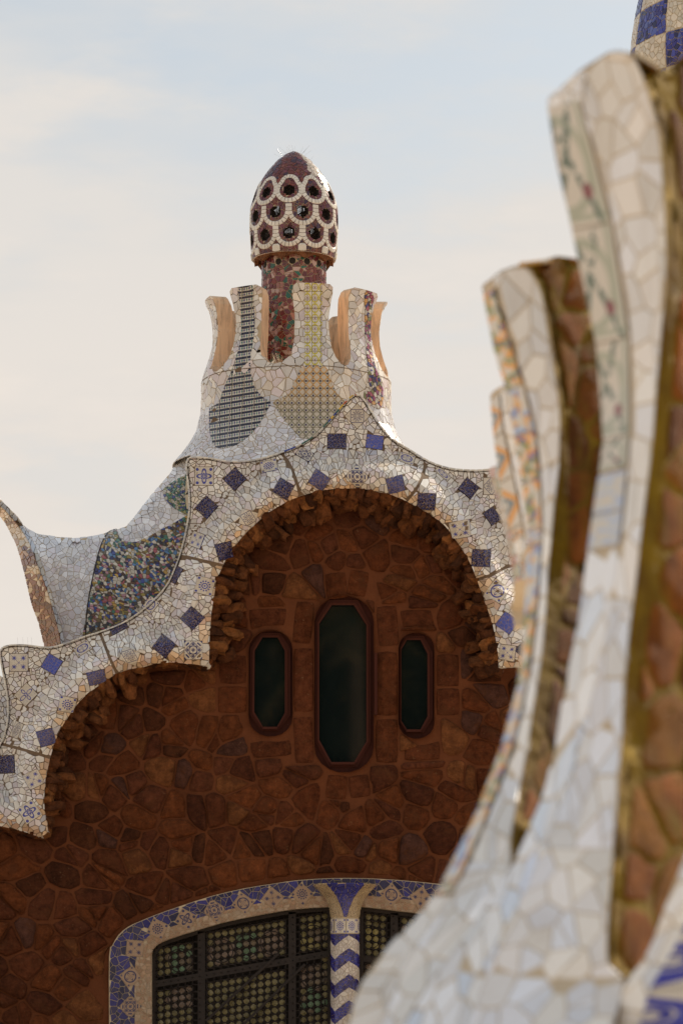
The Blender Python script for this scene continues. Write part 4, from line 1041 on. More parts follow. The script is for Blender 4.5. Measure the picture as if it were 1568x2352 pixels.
# ---- zigzag column
colm = empty('door_column', unp(792, 2350, 39.95), house)
ccx = (792-CX)*39.95/FP; rcol = 32*39.95/FP
zf = lambda py: CAMZ+(HY-py)*39.8/FP
pc = Lathe(ccx, 39.95, [(0, rcol), (zf(2300), rcol), (zf(2150), rcol), (zf(2108), rcol), (zf(2085), rcol*1.08), (zf(2062), rcol*1.35), (zf(2044), rcol*1.85), (zf(2030), rcol*2.3)])
cc = lambda py: pc.cz(zf(py))
reg = [(-pi/2, cc(2400)), (pi/2, cc(2400)), (pi/2, pc.c[-1]), (-pi/2, pc.c[-1])]
build('column_core', sheet(pc, [(-pi, 0), (pi, 0), (pi, pc.c[-1]), (-pi, pc.c[-1])], (.25, .3)), M['grout_pale'], colm, smooth=True)
shaft = [(-pi/2, cc(2400)), (pi/2, cc(2400)), (pi/2, cc(2145)), (-pi/2, cc(2145))]
def zig(u, v):                                            # light or blue chevron at this spot
    x = 792+32*sin(u); py = HY-(pc.zr(v)[0]-CAMZ)*FP/39.8
    t = abs(((x-800)/30.5+1) % 2-1); t = abs(x-800)/30.5; t = t if t <= 1 else 2-t
    return ((py-2148-t*25)/30.0)
# chevrons: cut the shaft into alternating strips so that their edges stay sharp
rowp = []
for k in range(-2, 9):
    for (u0, u1, t0, t1) in ((-pi/2, math.asin((769.5-792)/32), .25, 1), (math.asin((769.5-792)/32), math.asin(8/32), 1, 0), (math.asin(8/32), pi/2, 0, .8)):
        y0, y1 = 2148+30*k, 2148+30*(k+1)
        q = [(u0, cc(min(2420, max(2145, y0+25*t0)))), (u1, cc(min(2420, max(2145, y0+25*t1)))), (u1, cc(min(2420, max(2145, y1+25*t1)))), (u0, cc(min(2420, max(2145, y1+25*t0))))]
        if area(q) > .005: rowp.append((q, k % 2))
wl, bl = [], []
for q, kk in rowp: (wl if kk == 0 else bl).extend(cells(q, .26, .018, jit=.9))
lay('white_shard', pc, wl, M['shard'], colm, pick([(.62, .55, .47), (.58, .50, .44)]), .006, .05, 60)
lay('blue_shard', pc, bl, M['shard'], colm, pick([(.05, .05, .26), (.035, .03, .18), (.03, .02, .12)]), .006, .05, 60)
for a in (-1.25, -.35, .5, 1.3):
    V = []; PT = []; K = 4
    for i in range(K+1):
        for j in range(2):
            p = i/K*2-1; V.append(pc.pos(a+p*.40, cc(2143 if j == 0 else 2110), .008)); PT.append((p, j*2-1, a))
    build('patterned_tile', Bag().add(V, [(2*i, 2*i+2, 2*i+3, 2*i+1) for i in range(K)], (1, 1, 1), PT), M['eye'], colm)
capreg = [(-pi/2, cc(2107)), (pi/2, cc(2107)), (pi/2, pc.c[-1]), (-pi/2, pc.c[-1])]
mid_w = lambda t: (-.06-.55*t, .12+.55*t)
q0, q1 = cc(2106), pc.c[-1]
mids = [(mid_w(t)[0], q0+(q1-q0)*t) for t in np.linspace(0, 1, 8)]; midr = [(mid_w(t)[1], q0+(q1-q0)*t) for t in np.linspace(0, 1, 8)]
lay('blue_shard', pc, cells(mids+midr[::-1], .2, .016), M['shard'], colm, pick([(.05, .05, .26), (.04, .04, .2)]), .007, .05, 0)
def printed_cap(Lp):
    for (poly, s_) in cells(Lp, .22, .014, jit=.5):
        V, F = shard_geo(pc, poly, .008, .02); x = sum(p[0] for p in poly)/len(poly); y = sum(p[1] for p in poly)/len(poly)
        build('printed_tile', Bag().add(V, F, (1, 1, 1), [((p[0]-x)*6, (p[1]-y)*6, 0) for p in poly]*2), M['scroll'], colm)
M['scroll'] = pat_mat('scroll_print_tile', 'star', (.02, .02, .05), (.62, .46, .26))
printed_cap([(-pi/2, q0), (-.12, q0)]+[(p[0]-.02, p[1]) for p in mids]+[(-pi/2, q1)])
printed_cap([(.18, q0), (pi/2, q0), (pi/2, q1)]+[(p[0]+.02, p[1]) for p in midr[::-1]])

# ---- grilles in the doorway
def grille(xa, xb, mull, bars, roset, lbl):
    g = empty('door_grille', unp((xa+xb)/2, 2350, 40.2), house)
    top_ = [p for p in d_in if xa <= p[0] <= xb and p[1] < 2200]
    yt = lambda x: float(np.interp(x, [p[0] for p in sorted(d_in, key=lambda p: p[0]) if p[1] < 2200], [p[1] for p in sorted(d_in, key=lambda p: p[0]) if p[1] < 2200]))
    Y = 40.16; S = PixSurf(lambda u, v: Y)
    out = [(xa, 2790)]+[(x, yt(max(x, 352))+(18 if x < 352 else 0)) for x in np.linspace(xa, xb, 30)]+[(xb, 2790)]
    bk = Bag(); bk.add([unp(p[0], p[1], 40.30) for p in out], [tuple(range(len(out)))]); build('dark_backing', bk, M['dark'], g)
    inn = [(xa+9, 2790)]+[(x, max(yt(max(x, 354)), 0)+(26 if x < 362 else 10)) for x in np.linspace(xa+9, xb-6, 30)]+[(xb-6, 2790)]
    fbg = Bag(); V = []
    for p, q in zip(out, inn): V += [unp(*p, 40.10), unp(*q, 40.10), unp(*q, 40.2)]
    fbg.add(V, [(3*i+k, 3*i+3+k, 3*i+4+k, 3*i+1+k) for i in range(len(out)-1) for k in (0, 1)]); build('frame', fbg, M['iron'], g)
    def bar(x0, y0, x1, y1, w, name='bar', y=40.10):
        dx, dy = x1-x0, y1-y0; L = math.hypot(dx, dy); nx, ny = -dy/L*w/2, dx/L*w/2; b = Bag()
        V = [unp(x+sx*nx, y_+sx*ny, yy) for yy in (y, y+.05) for (x, y_) in ((x0, y0), (x1, y1)) for sx in (-1, 1)]
        b.add(V, [(0, 2, 3, 1), (4, 5, 7, 6), (0, 1, 5, 4), (2, 6, 7, 3), (0, 4, 6, 2), (1, 3, 7, 5)]); build(name, b, M['iron'], g)
    for x in mull: bar(x, yt(x)+6, x, 2790, 17)
    for b_ in bars: bar(*b_)
    s = 16.4; gl = Bag(); st = Bag(); n = 0; slope = -.17
    cells_ = []
    for j in range(-2, 22):
        for i in range(int((xb-xa)/s)+1):
            x = xa+20+i*s; y = 2120+j*s+(slope*(x-560) if x < 760 else .12*(x-830))
            if x > xb-10 or y > 2400 or y < yt(max(354, x))+18: continue
            cells_.append((x, y))
    for (x, y) in cells_:
        tw = .22
        st.add([unp(x-s/2+a*5.2, y-s/2+b*5.2, 40.13) for a, b in ((-1, 0), (0, -1), (1, 0), (0, 1))]+[unp(x-s/2, y-s/2, 40.075)], [(0, 1, 4), (1, 2, 4), (2, 3, 4), (3, 0, 4)])
        for (a0, b0, a1, b1) in ((-.5, -.5, .5, -.5), (-.5, -.5, -.5, .5)):
            px0, py0, px1, py1 = x+a0*s, y+b0*s, x+a1*s, y+b1*s; dx, dy = px1-px0, py1-py0; L = math.hypot(dx, dy); nx, ny = -dy/L*1.3, dx/L*1.3
            st.add([unp(px0-nx, py0-ny, 40.12), unp(px1-nx, py1-ny, 40.12), unp(px1+nx, py1+ny, 40.12), unp(px0+nx, py0+ny, 40.12)], [(0, 1, 2, 3)])
        if any(abs(x-m_) < 15 for m_ in mull) or any(abs(y-(b_[1]+(b_[3]-b_[1])*(x-b_[0])/(b_[2]-b_[0]+1e-6))) < 11 and b_[4] > 10 for b_ in bars): continue
        col = (.27, .225, .11)
        for (rx, ry, rc) in roset:
            if math.hypot(x-rx, y-ry) < 30: col = rc if R.random() < .7 else (.25, .19, .13)
        kk = R.uniform(.75, 1.2); col = tuple(q*kk for q in col)
        m = 7; a0 = R.random(); rr_ = [R.uniform(6.4, 7.6) for _ in range(m)]
        V = [unp(x+rr_[q]*cos(2*pi*q/m+a0), y+rr_[q]*sin(2*pi*q/m+a0), 40.17) for q in range(m)]+[unp(x+R.uniform(-2, 2), y+R.uniform(-2, 2), 40.155)]
        F = [((q+1) % m, q, m) for q in range(m)]
        n += 1
        if n <= 150: build('glass_pane', Bag().add(V, F, col), M['roundel'], g)
        else: gl.add(V, F, col)
    build('small_panes', gl, M['roundel'], g, kind='stuff'); build('lattice', st, M['iron'], g)
    for (rx, ry, rc) in roset:
        b = Bag(); tube(b, [unp(rx+27*cos(t), ry+27*sin(t), 40.11) for t in np.linspace(0, 2*pi, 25)], .006, 5); build('rosette_ring', b, M['iron'], g)
GRN, BRN, GLD = (.19, .28, .17), (.28, .20, .15), (.40, .33, .13)
grille(349, 758, (463, 671), [(349, 2262, 758, 2190, 15, 'bar', 40.098), (473, 2345, 640, 2190, 6, 'brace', 40.085), (560, 2352, 700, 2215, 6, 'brace', 40.085)],
       [(414, 2206, GRN), (413, 2293, BRN), (508, 2184, BRN), (567, 2174, GRN), (625, 2166, BRN), (719, 2152, GLD), (719, 2244, BRN), (719, 2302, GRN)], '')
grille(826, 1208, (905, 1010), [(826, 2200, 1208, 2250, 15, 'bar', 40.098)], [(848, 2152, GLD), (846, 2235, BRN), (935, 2150, BRN)], '')

# ------------------------------------------------------------------ checkered spire far right
spire = empty('checkered_tower', (( 1690-CX)*54/FP, 54, 0), label='tall tower chequered in blue and white broken tile, behind the top right corner', cat='tower')
SX = (1690-CX)*54/FP
tw = Lathe(SX, 54, [(0, 2.6), (8, 2.2), (13, 1.75), (15.5, 1.52), (16.6, 1.56), (17.2, 1.62), (17.9, 1.56), (19, 1.35), (22, .95), (25, .55), (27, .3), (28.5, .05)], lambda u, z: .035*sin(4*u+z*1.2))
def tcol(u, v):
    z = tw.zr(v)[0]; i = int(floor((u+.86)/.52)); j = int(floor((z-17.43)/.53))
    return 1-(i+j) % 2
tb = sheet(tw, [(-pi, 0), (pi, 0), (pi, tw.c[-1]), (-pi, tw.c[-1])], (.12, .08)); build('tower_core', tb, M['grout_pale'], spire, smooth=True)
tz0, tz1 = tw.cz(16.2), tw.cz(18.3)
tc_ = []
for i in range(-2, 3):
    for j in range(-3, 3):
        u0, u1 = -.86+.52*i+.006, -.86+.52*(i+1)-.006; v0, v1 = tw.cz(17.43+.53*j)+.004, tw.cz(17.43+.53*(j+1))-.004
        tc_ += cells([(u0, v0), (u1, v0), (u1, v1), (u0, v1)], .060, .005, jit=.9)
lay('tower_shard', tw, tc_, M['shard'], spire, lambda u, v: pick([(.03, .03, .22), (.05, .06, .32), (.08, .11, .36), (.015, .015, .08), (.04, .04, .2)])() if tcol(u, v) == 0 else pick([(.66, .58, .44), (.70, .62, .5), (.62, .57, .47)])(), .008, .10, 300)
tb = [c for c in cells([(-pi, tw.cz(14)), (pi, tw.cz(14)), (pi, tw.cz(15.83)), (-pi, tw.cz(15.83))], .14, .008)]
tt_ = [c for c in cells([(-pi, tw.cz(19.03)), (pi, tw.cz(19.03)), (pi, tw.c[-1]-.5), (-pi, tw.c[-1]-.5)], .14, .008)]
lay('upper_tower_shard', tw, tb+tt_, M['shard'], spire, lambda u, v: (.04, .045, .26) if tcol(u, v) == 0 else (.66, .58, .46), .008, .06, 0)

# ------------------------------------------------------------------ near parapet, out of focus on the right
par = empty('mosaic_parapet', (1.0, 10, 0), label='near white mosaic parapet of tall curved merlons with brown stone sides, out of focus', cat='parapet')
def rail(*pts): return sorted([(float(a), float(b)) for a, b in pts], key=lambda p: p[1])
def rx(rl, y):
    ys = [p[1] for p in rl]
    return float(np.interp(y, ys, [p[0] for p in rl]))
def crail(*pts):
    s = smooth(sorted(pts, key=lambda p: p[1]), n=5); return rail(*s)
L1 = crail((1259, 150), (1259, 234), (1273, 335), (1292, 426), (1310, 502), (1331, 593), (1352, 702), (1371, 787), (1387, 848), (1397, 909), (1395, 954), (1386, 1024), (1377, 1091), (1365, 1167), (1356, 1235), (1346, 1300), (1327, 1432), (1304, 1545), (1285, 1658), (1263, 1772), (1245, 1830), (1210, 1914), (1174, 1990), (1120, 2080), (1040, 2190), (960, 2300), (900, 2420))
C1 = crail((1328, 150), (1328, 170), (1343, 274), (1365, 335), (1383, 395), (1404, 487), (1420, 578), (1441, 689), (1450, 787), (1456, 878), (1453, 954), (1443, 1080), (1432, 1200), (1415, 1330), (1385, 1500), (1340, 1680), (1295, 1830), (1240, 1960), (1200, 2060), (1130, 2200), (1060, 2420))
R1 = crail((1430, 60), (1441, 121), (1456, 134), (1474, 170), (1495, 237), (1514, 319), (1523, 426), (1528, 532), (1529, 608), (1526, 689), (1517, 793), (1508, 893), (1499, 1015), (1484, 1137), (1474, 1220), (1463, 1319), (1446, 1451), (1435, 1583), (1427, 1715), (1417, 1848), (1402, 2000), (1394, 2101), (1394, 2213), (1432, 2253), (1415, 2330), (1390, 2420))
L2 = crail((1109, 600), (1109, 656), (1112, 674), (1130, 775), (1146, 833), (1167, 903), (1182, 985), (1194, 1061), (1208, 1152), (1212, 1263), (1206, 1402), (1205, 1440), (1197, 1527), (1184, 1602), (1172, 1651), (1146, 1734), (1115, 1810), (1085, 1895), (1058, 1960), (1002, 2051), (962, 2107), (896, 2172), (851, 2228), (820, 2278), (800, 2351), (790, 2420))
C2 = crail((1131, 600), (1131, 639), (1143, 684), (1161, 744), (1185, 817), (1204, 878), (1222, 939), (1237, 1015), (1243, 1091), (1248, 1182), (1247, 1263), (1237, 1400), (1222, 1527), (1205, 1620), (1180, 1720), (1130, 1860), (1080, 1980), (1010, 2100), (930, 2220), (860, 2420))
R2 = crail((1212, 600), (1222, 624), (1243, 674), (1255, 741), (1270, 833), (1284, 924), (1286, 985), (1283, 1076), (1273, 1167), (1266, 1250), (1259, 1319), (1253, 1432), (1240, 1545), (1221, 1658), (1206, 1753), (1187, 1847), (1174, 1930), (1170, 1990), (1120, 2080), (1040, 2190), (960, 2300), (900, 2420))
L3 = crail((1127, 880), (1127, 909), (1132, 960), (1137, 1015), (1147, 1091), (1160, 1160), (1182, 1250), (1200, 1340), (1206, 1420))
C3 = crail((1149, 880), (1149, 890), (1156, 969), (1170, 1030), (1185, 1106), (1200, 1182), (1208, 1243), (1212, 1340), (1214, 1420))
L4 = crail((1124, 1060), (1124, 1079), (1134, 1120), (1146, 1164), (1164, 1244), (1187, 1357), (1203, 1402), (1207, 1440))
def ymap(pairs): return lambda y: float(np.interp(y, [p[0] for p in pairs], [p[1] for p in pairs]))
# distance of the near corner of each merlon; all of them swell towards the camera at the foot
dR1 = ymap([(100, 9.4), (1000, 9.25), (1700, 9.0), (2250, 8.6), (2420, 8.4)]); dR2 = ymap([(600, 10.9), (1300, 10.6), (1800, 9.9), (2100, 9.2), (2420, 8.7)])
def loft(rails, deps, bulge=.0):
    def d(u, v):
        xs = [rx(r, v) for r in rails]; ds = [f(v) for f in deps]
        for i in range(1, len(xs)):
            if xs[i] < xs[i-1]+.5: xs[i] = xs[i-1]+.5
        if u <= xs[0]: return ds[0]+(xs[0]-u)*.004
        if u >= xs[-1]: return ds[-1]
        return float(np.interp(u, xs, ds))
    return PixSurf(d, 3)
S1 = loft([L1, C1, R1], [lambda y: dR1(y)+.42-.25*min(1, max(0, (y-1700)/500)), lambda y: dR1(y)+.12, dR1])
S2 = loft([L2, C2, R2], [lambda y: dR2(y)+.42, lambda y: dR2(y)+.10, dR2])
dR3 = lambda y: 12.3; S3 = loft([L3, C3, L2], [lambda y: 12.7, lambda y: 12.4, dR3]); S4 = loft([L4, L3], [lambda y: 13.9, lambda y: 13.6])
def span(A, B, y0, y1, st=24):
    ys = np.linspace(y0, y1, max(2, int((y1-y0)/st))); return [(rx(A, y), y) for y in ys]+[(rx(B, y), y) for y in ys[::-1]]
top1 = [(1259, 234), (1264, 222), (1280, 209), (1334, 161), (1371, 137), (1395, 122), (1413, 117), (1432, 118), (1446, 124)]
f1 = top1+[(rx(R1, y), y) for y in np.linspace(140, 2255, 90)]+[(rx(R1, y), y) for y in (2290, 2330, 2420)]+[(rx(L1, y), y) for y in np.linspace(2420, 250, 80)]
top2 = [(1109, 656), (1131, 639), (1152, 622), (1188, 610), (1206, 612), (1218, 619)]
f2 = top2+[(rx(R2, y), y) for y in np.linspace(632, 2420, 80)]+[(rx(L2, y), y) for y in np.linspace(2420, 665, 80)]
f3 = [(1127, 909), (1134, 899), (1149, 889), (1160, 884)]+[(max(rx(L2, y), rx(L3, y)+1)+2, y) for y in np.linspace(900, 1420, 26)]+[(rx(L3, y), y) for y in np.linspace(1420, 925, 26)]
f4 = [(1124, 1079), (1131, 1072), (1142, 1070)]+[(max(rx(L3, y), rx(L4, y)+1)+2, y) for y in np.linspace(1085, 1438, 20)]+[(rx(L4, y), y) for y in np.linspace(1438, 1090, 20)]
MER = [empty('merlon', L, par) for L in ((2.0, 9.5, 5), (1.2, 10.8, 4), (.75, 12.5, 5), (.7, 13.8, 5), (3.2, 8.4, 2))]
CUR = {'p': MER[0]}
def who(S): return {id(S1): MER[0], id(S2): MER[1], id(S3): MER[2], id(S4): MER[3]}.get(id(S), MER[4])
NW = [(.90, .86, .79), (.88, .84, .78), (.91, .88, .83), (.89, .84, .78), (.87, .87, .89), (.92, .90, .88)]
for S, f, Ra, La in ((S1, f1, R1, L1), (S2, f2, R2, L2), (S3, f3, None, None), (S4, f4, None, None)):
    b = sheet(S, f, 20); build('merlon_bed', b, M['grout_near'], who(S), smooth=False)
    b = Bag(); rimstrip(S, f, .003, -.05, b, step=20); build('merlon_edge', b, M['ochre_mortar'] if S in (S1, S2) else M['grout_near'], who(S))
def near(name, S, poly, size, gap, asp, rot, colf, n, h=.0035, jit=.9, m='near', tilt=.05):
    lay(name, S, cells(poly, size*1.2, gap*.85, jit=jit, asp=asp, rot=rot, split=.14), M[m], who(S), colf, h, tilt, n, inset=.03)
def sub(A, B, y0, y1, ga=2, gb=-2, st=30): 
    ys = np.linspace(y0, y1, int((y1-y0)/st)+2); return [(rx(A, y)+ga, y) for y in ys]+[(max(rx(B, y)+gb, rx(A, y)+ga+1), y) for y in ys[::-1]]
# white fields
w1 = [(1332, 168), (1371, 141), (1395, 126), (1413, 121), (1440, 126)]+[(rx(R1, y)-1, y) for y in np.linspace(142, 1400, 40)]+[(rx(C1, y)+2, y) for y in np.linspace(1400, 180, 40)]
near('merlon_tile', S1, w1, 44, 3.0, 1.5, -.05, pick(NW), 100)
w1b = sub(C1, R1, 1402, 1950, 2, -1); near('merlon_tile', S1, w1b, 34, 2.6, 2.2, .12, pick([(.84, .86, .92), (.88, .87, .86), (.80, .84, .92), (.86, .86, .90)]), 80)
w1c = [(rx(C1, 1952), 1952)]+[(rx(R1, y), y) for y in np.linspace(1952, 2240, 12)]+[(rx(R1, y), y) for y in (2255, 2290, 2330, 2420)]+[(rx(C1, y), y) for y in np.linspace(2420, 1960, 12)]
near('merlon_tile', S1, w1c, 44, 2.8, 1.5, .7, pick([(.84, .85, .90), (.88, .85, .80), (.80, .83, .90), (.86, .84, .83)]), 60)
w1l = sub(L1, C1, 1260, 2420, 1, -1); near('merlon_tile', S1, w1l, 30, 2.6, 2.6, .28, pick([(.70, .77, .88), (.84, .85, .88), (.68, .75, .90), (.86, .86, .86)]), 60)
w2 = [(1134, 640), (1152, 626), (1188, 613), (1206, 615)]+[(rx(R2, y)-1, y) for y in np.linspace(630, 1980, 60)]+[(rx(C2, y)+1, y) for y in np.linspace(1980, 650, 60)]
near('merlon_tile', S2, w2, 34, 2.6, 1.9, 0, pick(NW), 100)
w2b = sub(C2, R2, 1982, 2420, 1, 0); near('merlon_tile', S2, w2b, 42, 2.8, 1.5, .75, pick(NW), 60)
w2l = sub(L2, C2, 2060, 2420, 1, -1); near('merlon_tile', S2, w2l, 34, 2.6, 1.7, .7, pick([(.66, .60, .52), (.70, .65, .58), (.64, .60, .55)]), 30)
w3 = sub(C3, L2, 892, 1232, 1, 1); near('merlon_tile', S3, w3, 20, 2.0, 2.0, 0, pick(NW), 30)
near('merlon_tile', S4, f4, 13, 1.6, 1.6, 0, pick([(.55, .45, .32), (.5, .48, .4), (.6, .5, .4), (.45, .2, .12), (.4, .35, .15)]), 20)
# printed strips
def strip(S, A, B, y0, y1, step, mats_, pal):
    y = y0; i = 0
    while y < y1:
        e = min(y+step*R.uniform(.85, 1.15), y1); sk = -.18
        q = [(rx(A, y+8)+1, y+10), (rx(B, y-6)-2, y-6), (rx(B, e-12)-2, e-10), (rx(A, e+5)+1, e+6)]
        if q[1][0]-q[0][0] > 3:
            K = 4; V = []; PT = []
            for a in range(K+1):
                for b in range(K+1):
                    s_, t_ = a/K, b/K; u = (q[0][0]*(1-s_)+q[1][0]*s_)*(1-t_)+(q[3][0]*(1-s_)+q[2][0]*s_)*t_; v = (q[0][1]*(1-s_)+q[1][1]*s_)*(1-t_)+(q[3][1]*(1-s_)+q[2][1]*s_)*t_
                    V.append(S.pos(u, v, .006)); PT.append((s_*1.0, t_*2-1, i*3.1))
            V += [p+Vector((0, .02, 0)) for p in V[:1]]; PT.append((0, 0, 0))
            F = [(a*(K+1)+b, a*(K+1)+b+1, (a+1)*(K+1)+b+1, (a+1)*(K+1)+b) for a in range(K) for b in range(K)]
            build('printed_tile', Bag().add(V, F, R.choice(pal), PT), M[mats_[i % len(mats_)]], who(S))
        y = e; i += 1
def near_print(name, cols, kind):
    def base():
        px, py, pz = sep(attr('pat', True)); r = ((px-.1)*(px-.1)*1.2+py*py).sq(); a = py.atan2(px-.1)
        c = (.68, .62, .53)
        if kind == 'leaf':
            m1 = (px+py*.45-.15).abs().lt(.09).max((px-py*.5-.35).abs().lt(.08)); m2 = (r-.75).abs().lt(.09).max((px-.86).abs().lt(.07)).max((py-.86).abs().lt(.05)); m3 = ((px-.62)*(px-.62)+(py-.45)*(py-.45)).lt(.018)
            c = mix(m2, c, cols[1]); c = mix(m1*tex('Noise', 5, attr('pat', True)).gt(.47), c, cols[0]); return mix(m3, c, cols[2])
        if kind == 'flower':
            n = tex('Voronoi', 2.3, attr('pat', True), out=0); k = tex('Noise', 1.6, attr('pat', True), 1)
            f = n.lt(.60); h = n.lt(.27)
            c = mix(f, c, mix(k.gt(.5), cols[0], cols[1])); return mix(h, c, cols[2])
        if kind == 'scroll':
            m1 = (r-.55).abs().lt(.17)*py.gt(-.3); m2 = (r-.24).abs().lt(.09)
            c = mix(m1, c, cols[1]); c = mix(m2, c, cols[2]); return mix((py*1+px*.6-.75).abs().lt(.22).max((py-px*.6+.62).abs().lt(.16)), c, cols[0])
    M[name] = mat(name, base, .4, **{'Specular IOR Level': .25})
near_print('green_leaf_print', [(.12, .16, .11), (.44, .45, .34), (.25, .06, .06)], 'leaf')
near_print('flower_print', [(.85, .36, .01), (.26, .26, .03), (.08, .06, .35)], 'flower')
near_print('rose_print', [(.75, .40, .10), (.40, .50, .68), (.10, .12, .40)], 'flower')
near_print('pale_blue_print', [(.50, .58, .74), (.62, .62, .60), (.42, .48, .66)], 'flower')
near_print('scroll_print', [(.75, .32, .01), (.04, .14, .20), (.12, .15, .16)], 'scroll')
near('merlon_tile', S1, [(1259, 236), (1264, 223), (1280, 210), (1334, 162), (1339, 232), (1262, 249)], 30, 3, 1, 0, pick(NW), 5)
strip(S1, L1, C1, 236, 1080, 250, ['green_leaf_print'], NW)
strip(S1, L1, C1, 1085, 1260, 85, ['pale_blue_print'], NW)
strip(S2, L2, C2, 668, 1250, 105, ['flower_print', 'flower_print', 'rose_print'], NW)
strip(S2, L2, C2, 1250, 2060, 150, ['rose_print', 'flower_print'], NW)
strip(S3, L3, C3, 912, 1240, 100, ['scroll_print'], NW)
near('merlon_tile', S3, [(rx(L3, y), y) for y in np.linspace(1235, 1419, 9)]+[(max(rx(L2, y), rx(L3, y)+1)+1, y) for y in np.linspace(1419, 1235, 9)], 16, 1.6, 1.8, 0, pick(NW+[(.6, .3, .08), (.2, .3, .4)]), 20)
# brown stone flanks
BR = lambda y, x0=1640: x0
FO = iter((MER[0], MER[1]))
def flank(rl, near_d, x1f, y0, y1, top_pts, size, deep, ins):
    d = lambda u, v: near_d(v)+.02+deep*max(0, (u-rx(rl, v)))/max(20, x1f(v)-rx(rl, v))+.02*noise.noise((u*.02, v*.012, 3))
    S = PixSurf(d, 3); own = next(FO); ys = np.linspace(y0, y1, int((y1-y0)/30)+2)
    poly = [(rx(rl, y)-1, y) for y in ys]+[(x1f(y), y) for y in ys[::-1]]+top_pts
    b = sheet(S, poly, 18, col=(.24, .10, .035)); build('flank_bed', b, M['ochre_mortar'], own, smooth=True)
    cs_ = cells([(p[0]+(ins if i_ < len(ys) else 0), p[1]) for i_, p in enumerate(poly)], size, 7, jit=.8, asp=1.5, split=.1)
    for (q, _) in cs_:
        V, F = stone_geo(S, q, R.uniform(.002, .006), .16, -.003)
        build('flank_stone', Bag().add(V, F, pick([(.19, .066, .013), (.22, .075, .013), (.10, .036, .011), (.21, .090, .016)])()), M['flank'], own, smooth=True)
    return S
F1 = flank(R1, dR1, lambda y: 1700, 150, 2262, [(1700, 120), (1568, 128), (1540, 150), (1523, 161), (1505, 148), (1480, 128), (1450, 120)], 110, .45, 34)
F2 = flank(R2, dR2, lambda y: max(rx(L1, y)+14, rx(R2, y)+1), 625, 1992, [(rx(L1, 600)+14, 600), (1310, 592), (1280, 588), (1258, 594), (1235, 604), (1215, 610)], 80, .2, 20)
# tops of the flanks: thickness running back
for (S, pts_, dp_) in ((F1, [(1444, 121), (1480, 129), (1505, 149), (1523, 162), (1540, 151), (1568, 129), (1700, 120)], .35), (F2, [(1206, 613), (1235, 604), (1258, 594), (1280, 588), (1310, 592), (1345, 601)], .3)):
    b = Bag(); V = []
    for p in pts_: q = S.pos(*p); V += [q, q+Vector((.05, dp_, .02))]
    b.add(V, [(2*i, 2*i+2, 2*i+3, 2*i+1) for i in range(len(pts_)-1)], (.2, .1, .05)); build('flank_top', b, M['lichen'], par)
for (a, b_, d_) in (((1456, 126), (1512, 158), 9.38), ((1192, 612), (1268, 603), 10.9)):
    o = Bag(); p, q = unp(*a, d_), unp(*b_, d_); n = 7
    for i in range(n):
        s0, s1 = i/n, (i+.9)/n; A = p.lerp(q, s0); B = p.lerp(q, s1); up = Vector((0, 0, .012)); bk = Vector((0, .09, 0))
        o.add([A, B, B+up, A+up, A+bk, B+bk, B+bk+up, A+bk+up], [(0, 1, 2, 3), (3, 2, 6, 7), (4, 7, 6, 5), (0, 3, 7, 4), (1, 5, 6, 2)])
    build('orange_coping', o, M['ochre'], par)
# nearest merlon, only its foot in the corner
L0 = crail((1600, 1900), (1568, 1980), (1533, 2066), (1503, 2152), (1473, 2213), (1437, 2258), (1415, 2330), (1390, 2420))
S0 = PixSurf(lambda u, v: 8.35+.0009*max(0, (rx(L0, v)+220-u)), 3)
f0 = [(rx(L0, y), y) for y in np.linspace(1950, 2420, 20)]+[(1720, 2420), (1720, 1950)]
b = sheet(S0, f0, 18); rimstrip(S0, f0, .003, -.06, b, step=20); build('merlon_bed', b, M['grout_near'], MER[4])
near_print('blue_scroll_print', [(.06, .06, .36), (.10, .11, .42), (.05, .05, .3)], 'scroll')
w0 = [(rx(L0, y)+1, y) for y in np.linspace(1960, 2420, 16)]+[(rx(L0, y)+62, y) for y in np.linspace(2420, 1960, 16)]
near('merlon_tile', S0, w0, 42, 3, 1.8, .5, pick(NW), 20)
K = crail(*[(rx(L0, y)+62, y) for y in np.linspace(1960, 2420, 10)]); K2 = crail(*[(rx(L0, y)+240, y) for y in np.linspace(1960, 2420, 10)])
strip(S0, K, K2, 1990, 2420, 140, ['blue_scroll_print'], NW)
# pedestal so that the parapet stands on the ground, well below the picture
pd = Bag()
p = unp(790, 2420, 9.1); q = unp(1720, 2420, 8.4); box(pd, (p.x-.05, 8.45, 0), (q.x+.6, 10.6, p.z-.02)); 
build('parapet_base', pd, M['stone'], par)
# back of the parapet
bk = Bag(); V = []
for rl, dd, ys in ((R1, 10.2, np.linspace(260, 2420, 30)),):
    for y in ys:
        a = unp(rx(L1, max(y, 240))+25, y, 9.9); b_ = unp(1650, y, 10.3); V += [a, b_]
bk.add(V, [(2*i, 2*i+1, 2*i+3, 2*i+2) for i in range(len(V)//2-1)], (.16, .07, .03)); build('parapet_back', bk, M['rock'], par)

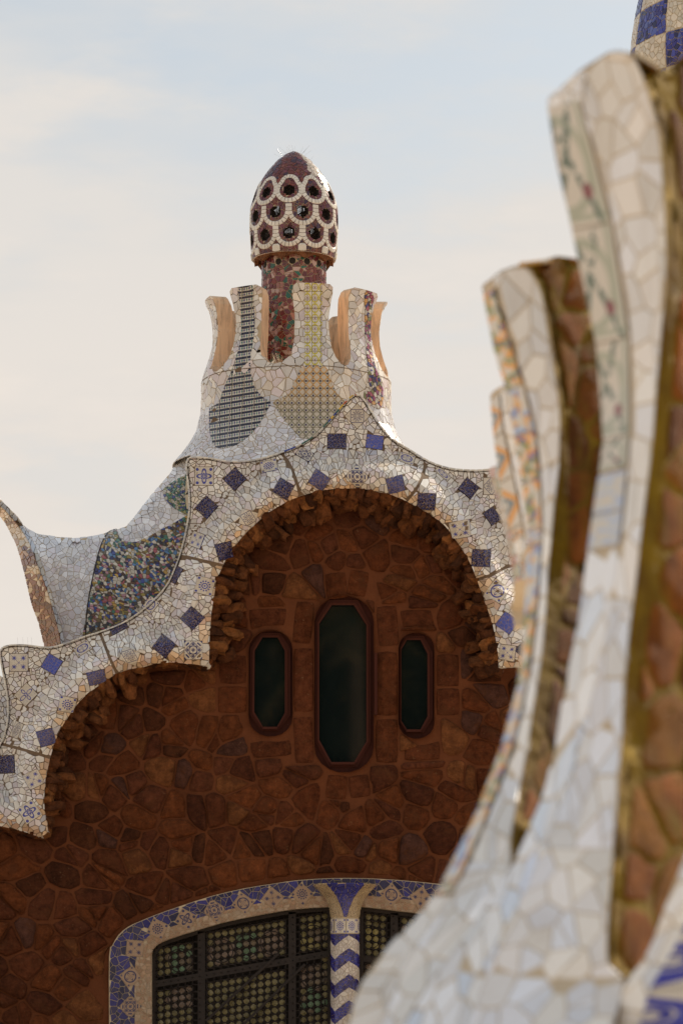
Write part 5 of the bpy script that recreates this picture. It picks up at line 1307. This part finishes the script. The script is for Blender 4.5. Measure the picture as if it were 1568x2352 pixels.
# ------------------------------------------------------------------ trees behind the viewer, seen only as reflections in the windows
def tree(x, y, h, cr, lbl, palm=False):
    t = empty('palm_tree' if palm else 'leafy_tree', (x, y, 0), label=lbl, cat='tree')
    b = Bag(); tube(b, [(x, y, 0), (x+.2, y, h*.4), (x+.1, y+.1, h*.75)], [.35, .26, .16], 8); 
    if not palm:
        for k in range(6):
            a = k*1.05; tube(b, [(x+.15, y, h*(.4+.05*k)), (x+cos(a)*cr*.6, y+sin(a)*cr*.6, h*(.62+.05*k))], [.12, .04], 5)
    build('trunk', b, M['bark'], t); lb = Bag()
    if palm:
        for k in range(34):
            a = R.uniform(0, 2*pi); el = R.uniform(-.5, 1.1); L = R.uniform(2.2, 3.2); pts = []
            for s_ in range(8):
                q = s_/7; pts.append(Vector((x+.1+cos(a)*L*q*cos(el*.7), y+sin(a)*L*q*cos(el*.7), h*.76+L*q*sin(el)-1.6*q*q)))
            tube(lb, pts, .02, 3, (.06, .08, .03))
            for s_ in range(1, 8):
                for sg in (-1, 1):
                    p = pts[s_]; side = Vector((-sin(a)*sg, cos(a)*sg, -.5))*R.uniform(.4, .7); d = (pts[s_]-pts[s_-1])*.5
                    for z_ in (0, .5): lb.add([p-d*z_*2, p-d*z_*2+side+d, p-d*z_*2+d*.3], [(0, 1, 2)], R.choice([(.30, .20, .08), (.16, .15, .05), (.38, .25, .10)]))
    else:
        for k in range(9000):
            v = Vector((R.gauss(0, 1), R.gauss(0, 1), R.gauss(0, 1))).normalized()*cr*R.random()**.4
            p = Vector((x, y, h*.68))+Vector((v.x, v.y, v.z*1.15)); 
            if noise.noise(p*.6) < -.13: continue
            s_ = R.uniform(.2, .42); a = Vector((R.uniform(-1, 1), R.uniform(-1, 1), R.uniform(-1, 1))).normalized()*s_; c = a.orthogonal().normalized()*s_*.6
            lb.add([p-a, p+c, p+a, p-c], [(0, 1, 2, 3)], R.choice([(.03, .04, .018), (.045, .05, .02), (.07, .06, .025), (.025, .03, .015)]))
    build('crown', lb, M['leaf'], t)
tree(1.8, -14, 19, 5.0, 'broad leafy tree mirrored dark green in the right hand oval window')
tree(-6.5, -16, 20, 5.5, 'dark rounded tree mirrored in the left hand oval window')
tree(.25, -8, 17.2, 3.0, 'palm tree mirrored with drooping fronds in the tall middle window', True)
tree(.2, -22, 20, 5.0, 'dark crown of foliage mirrored behind the palm in the tall middle window')
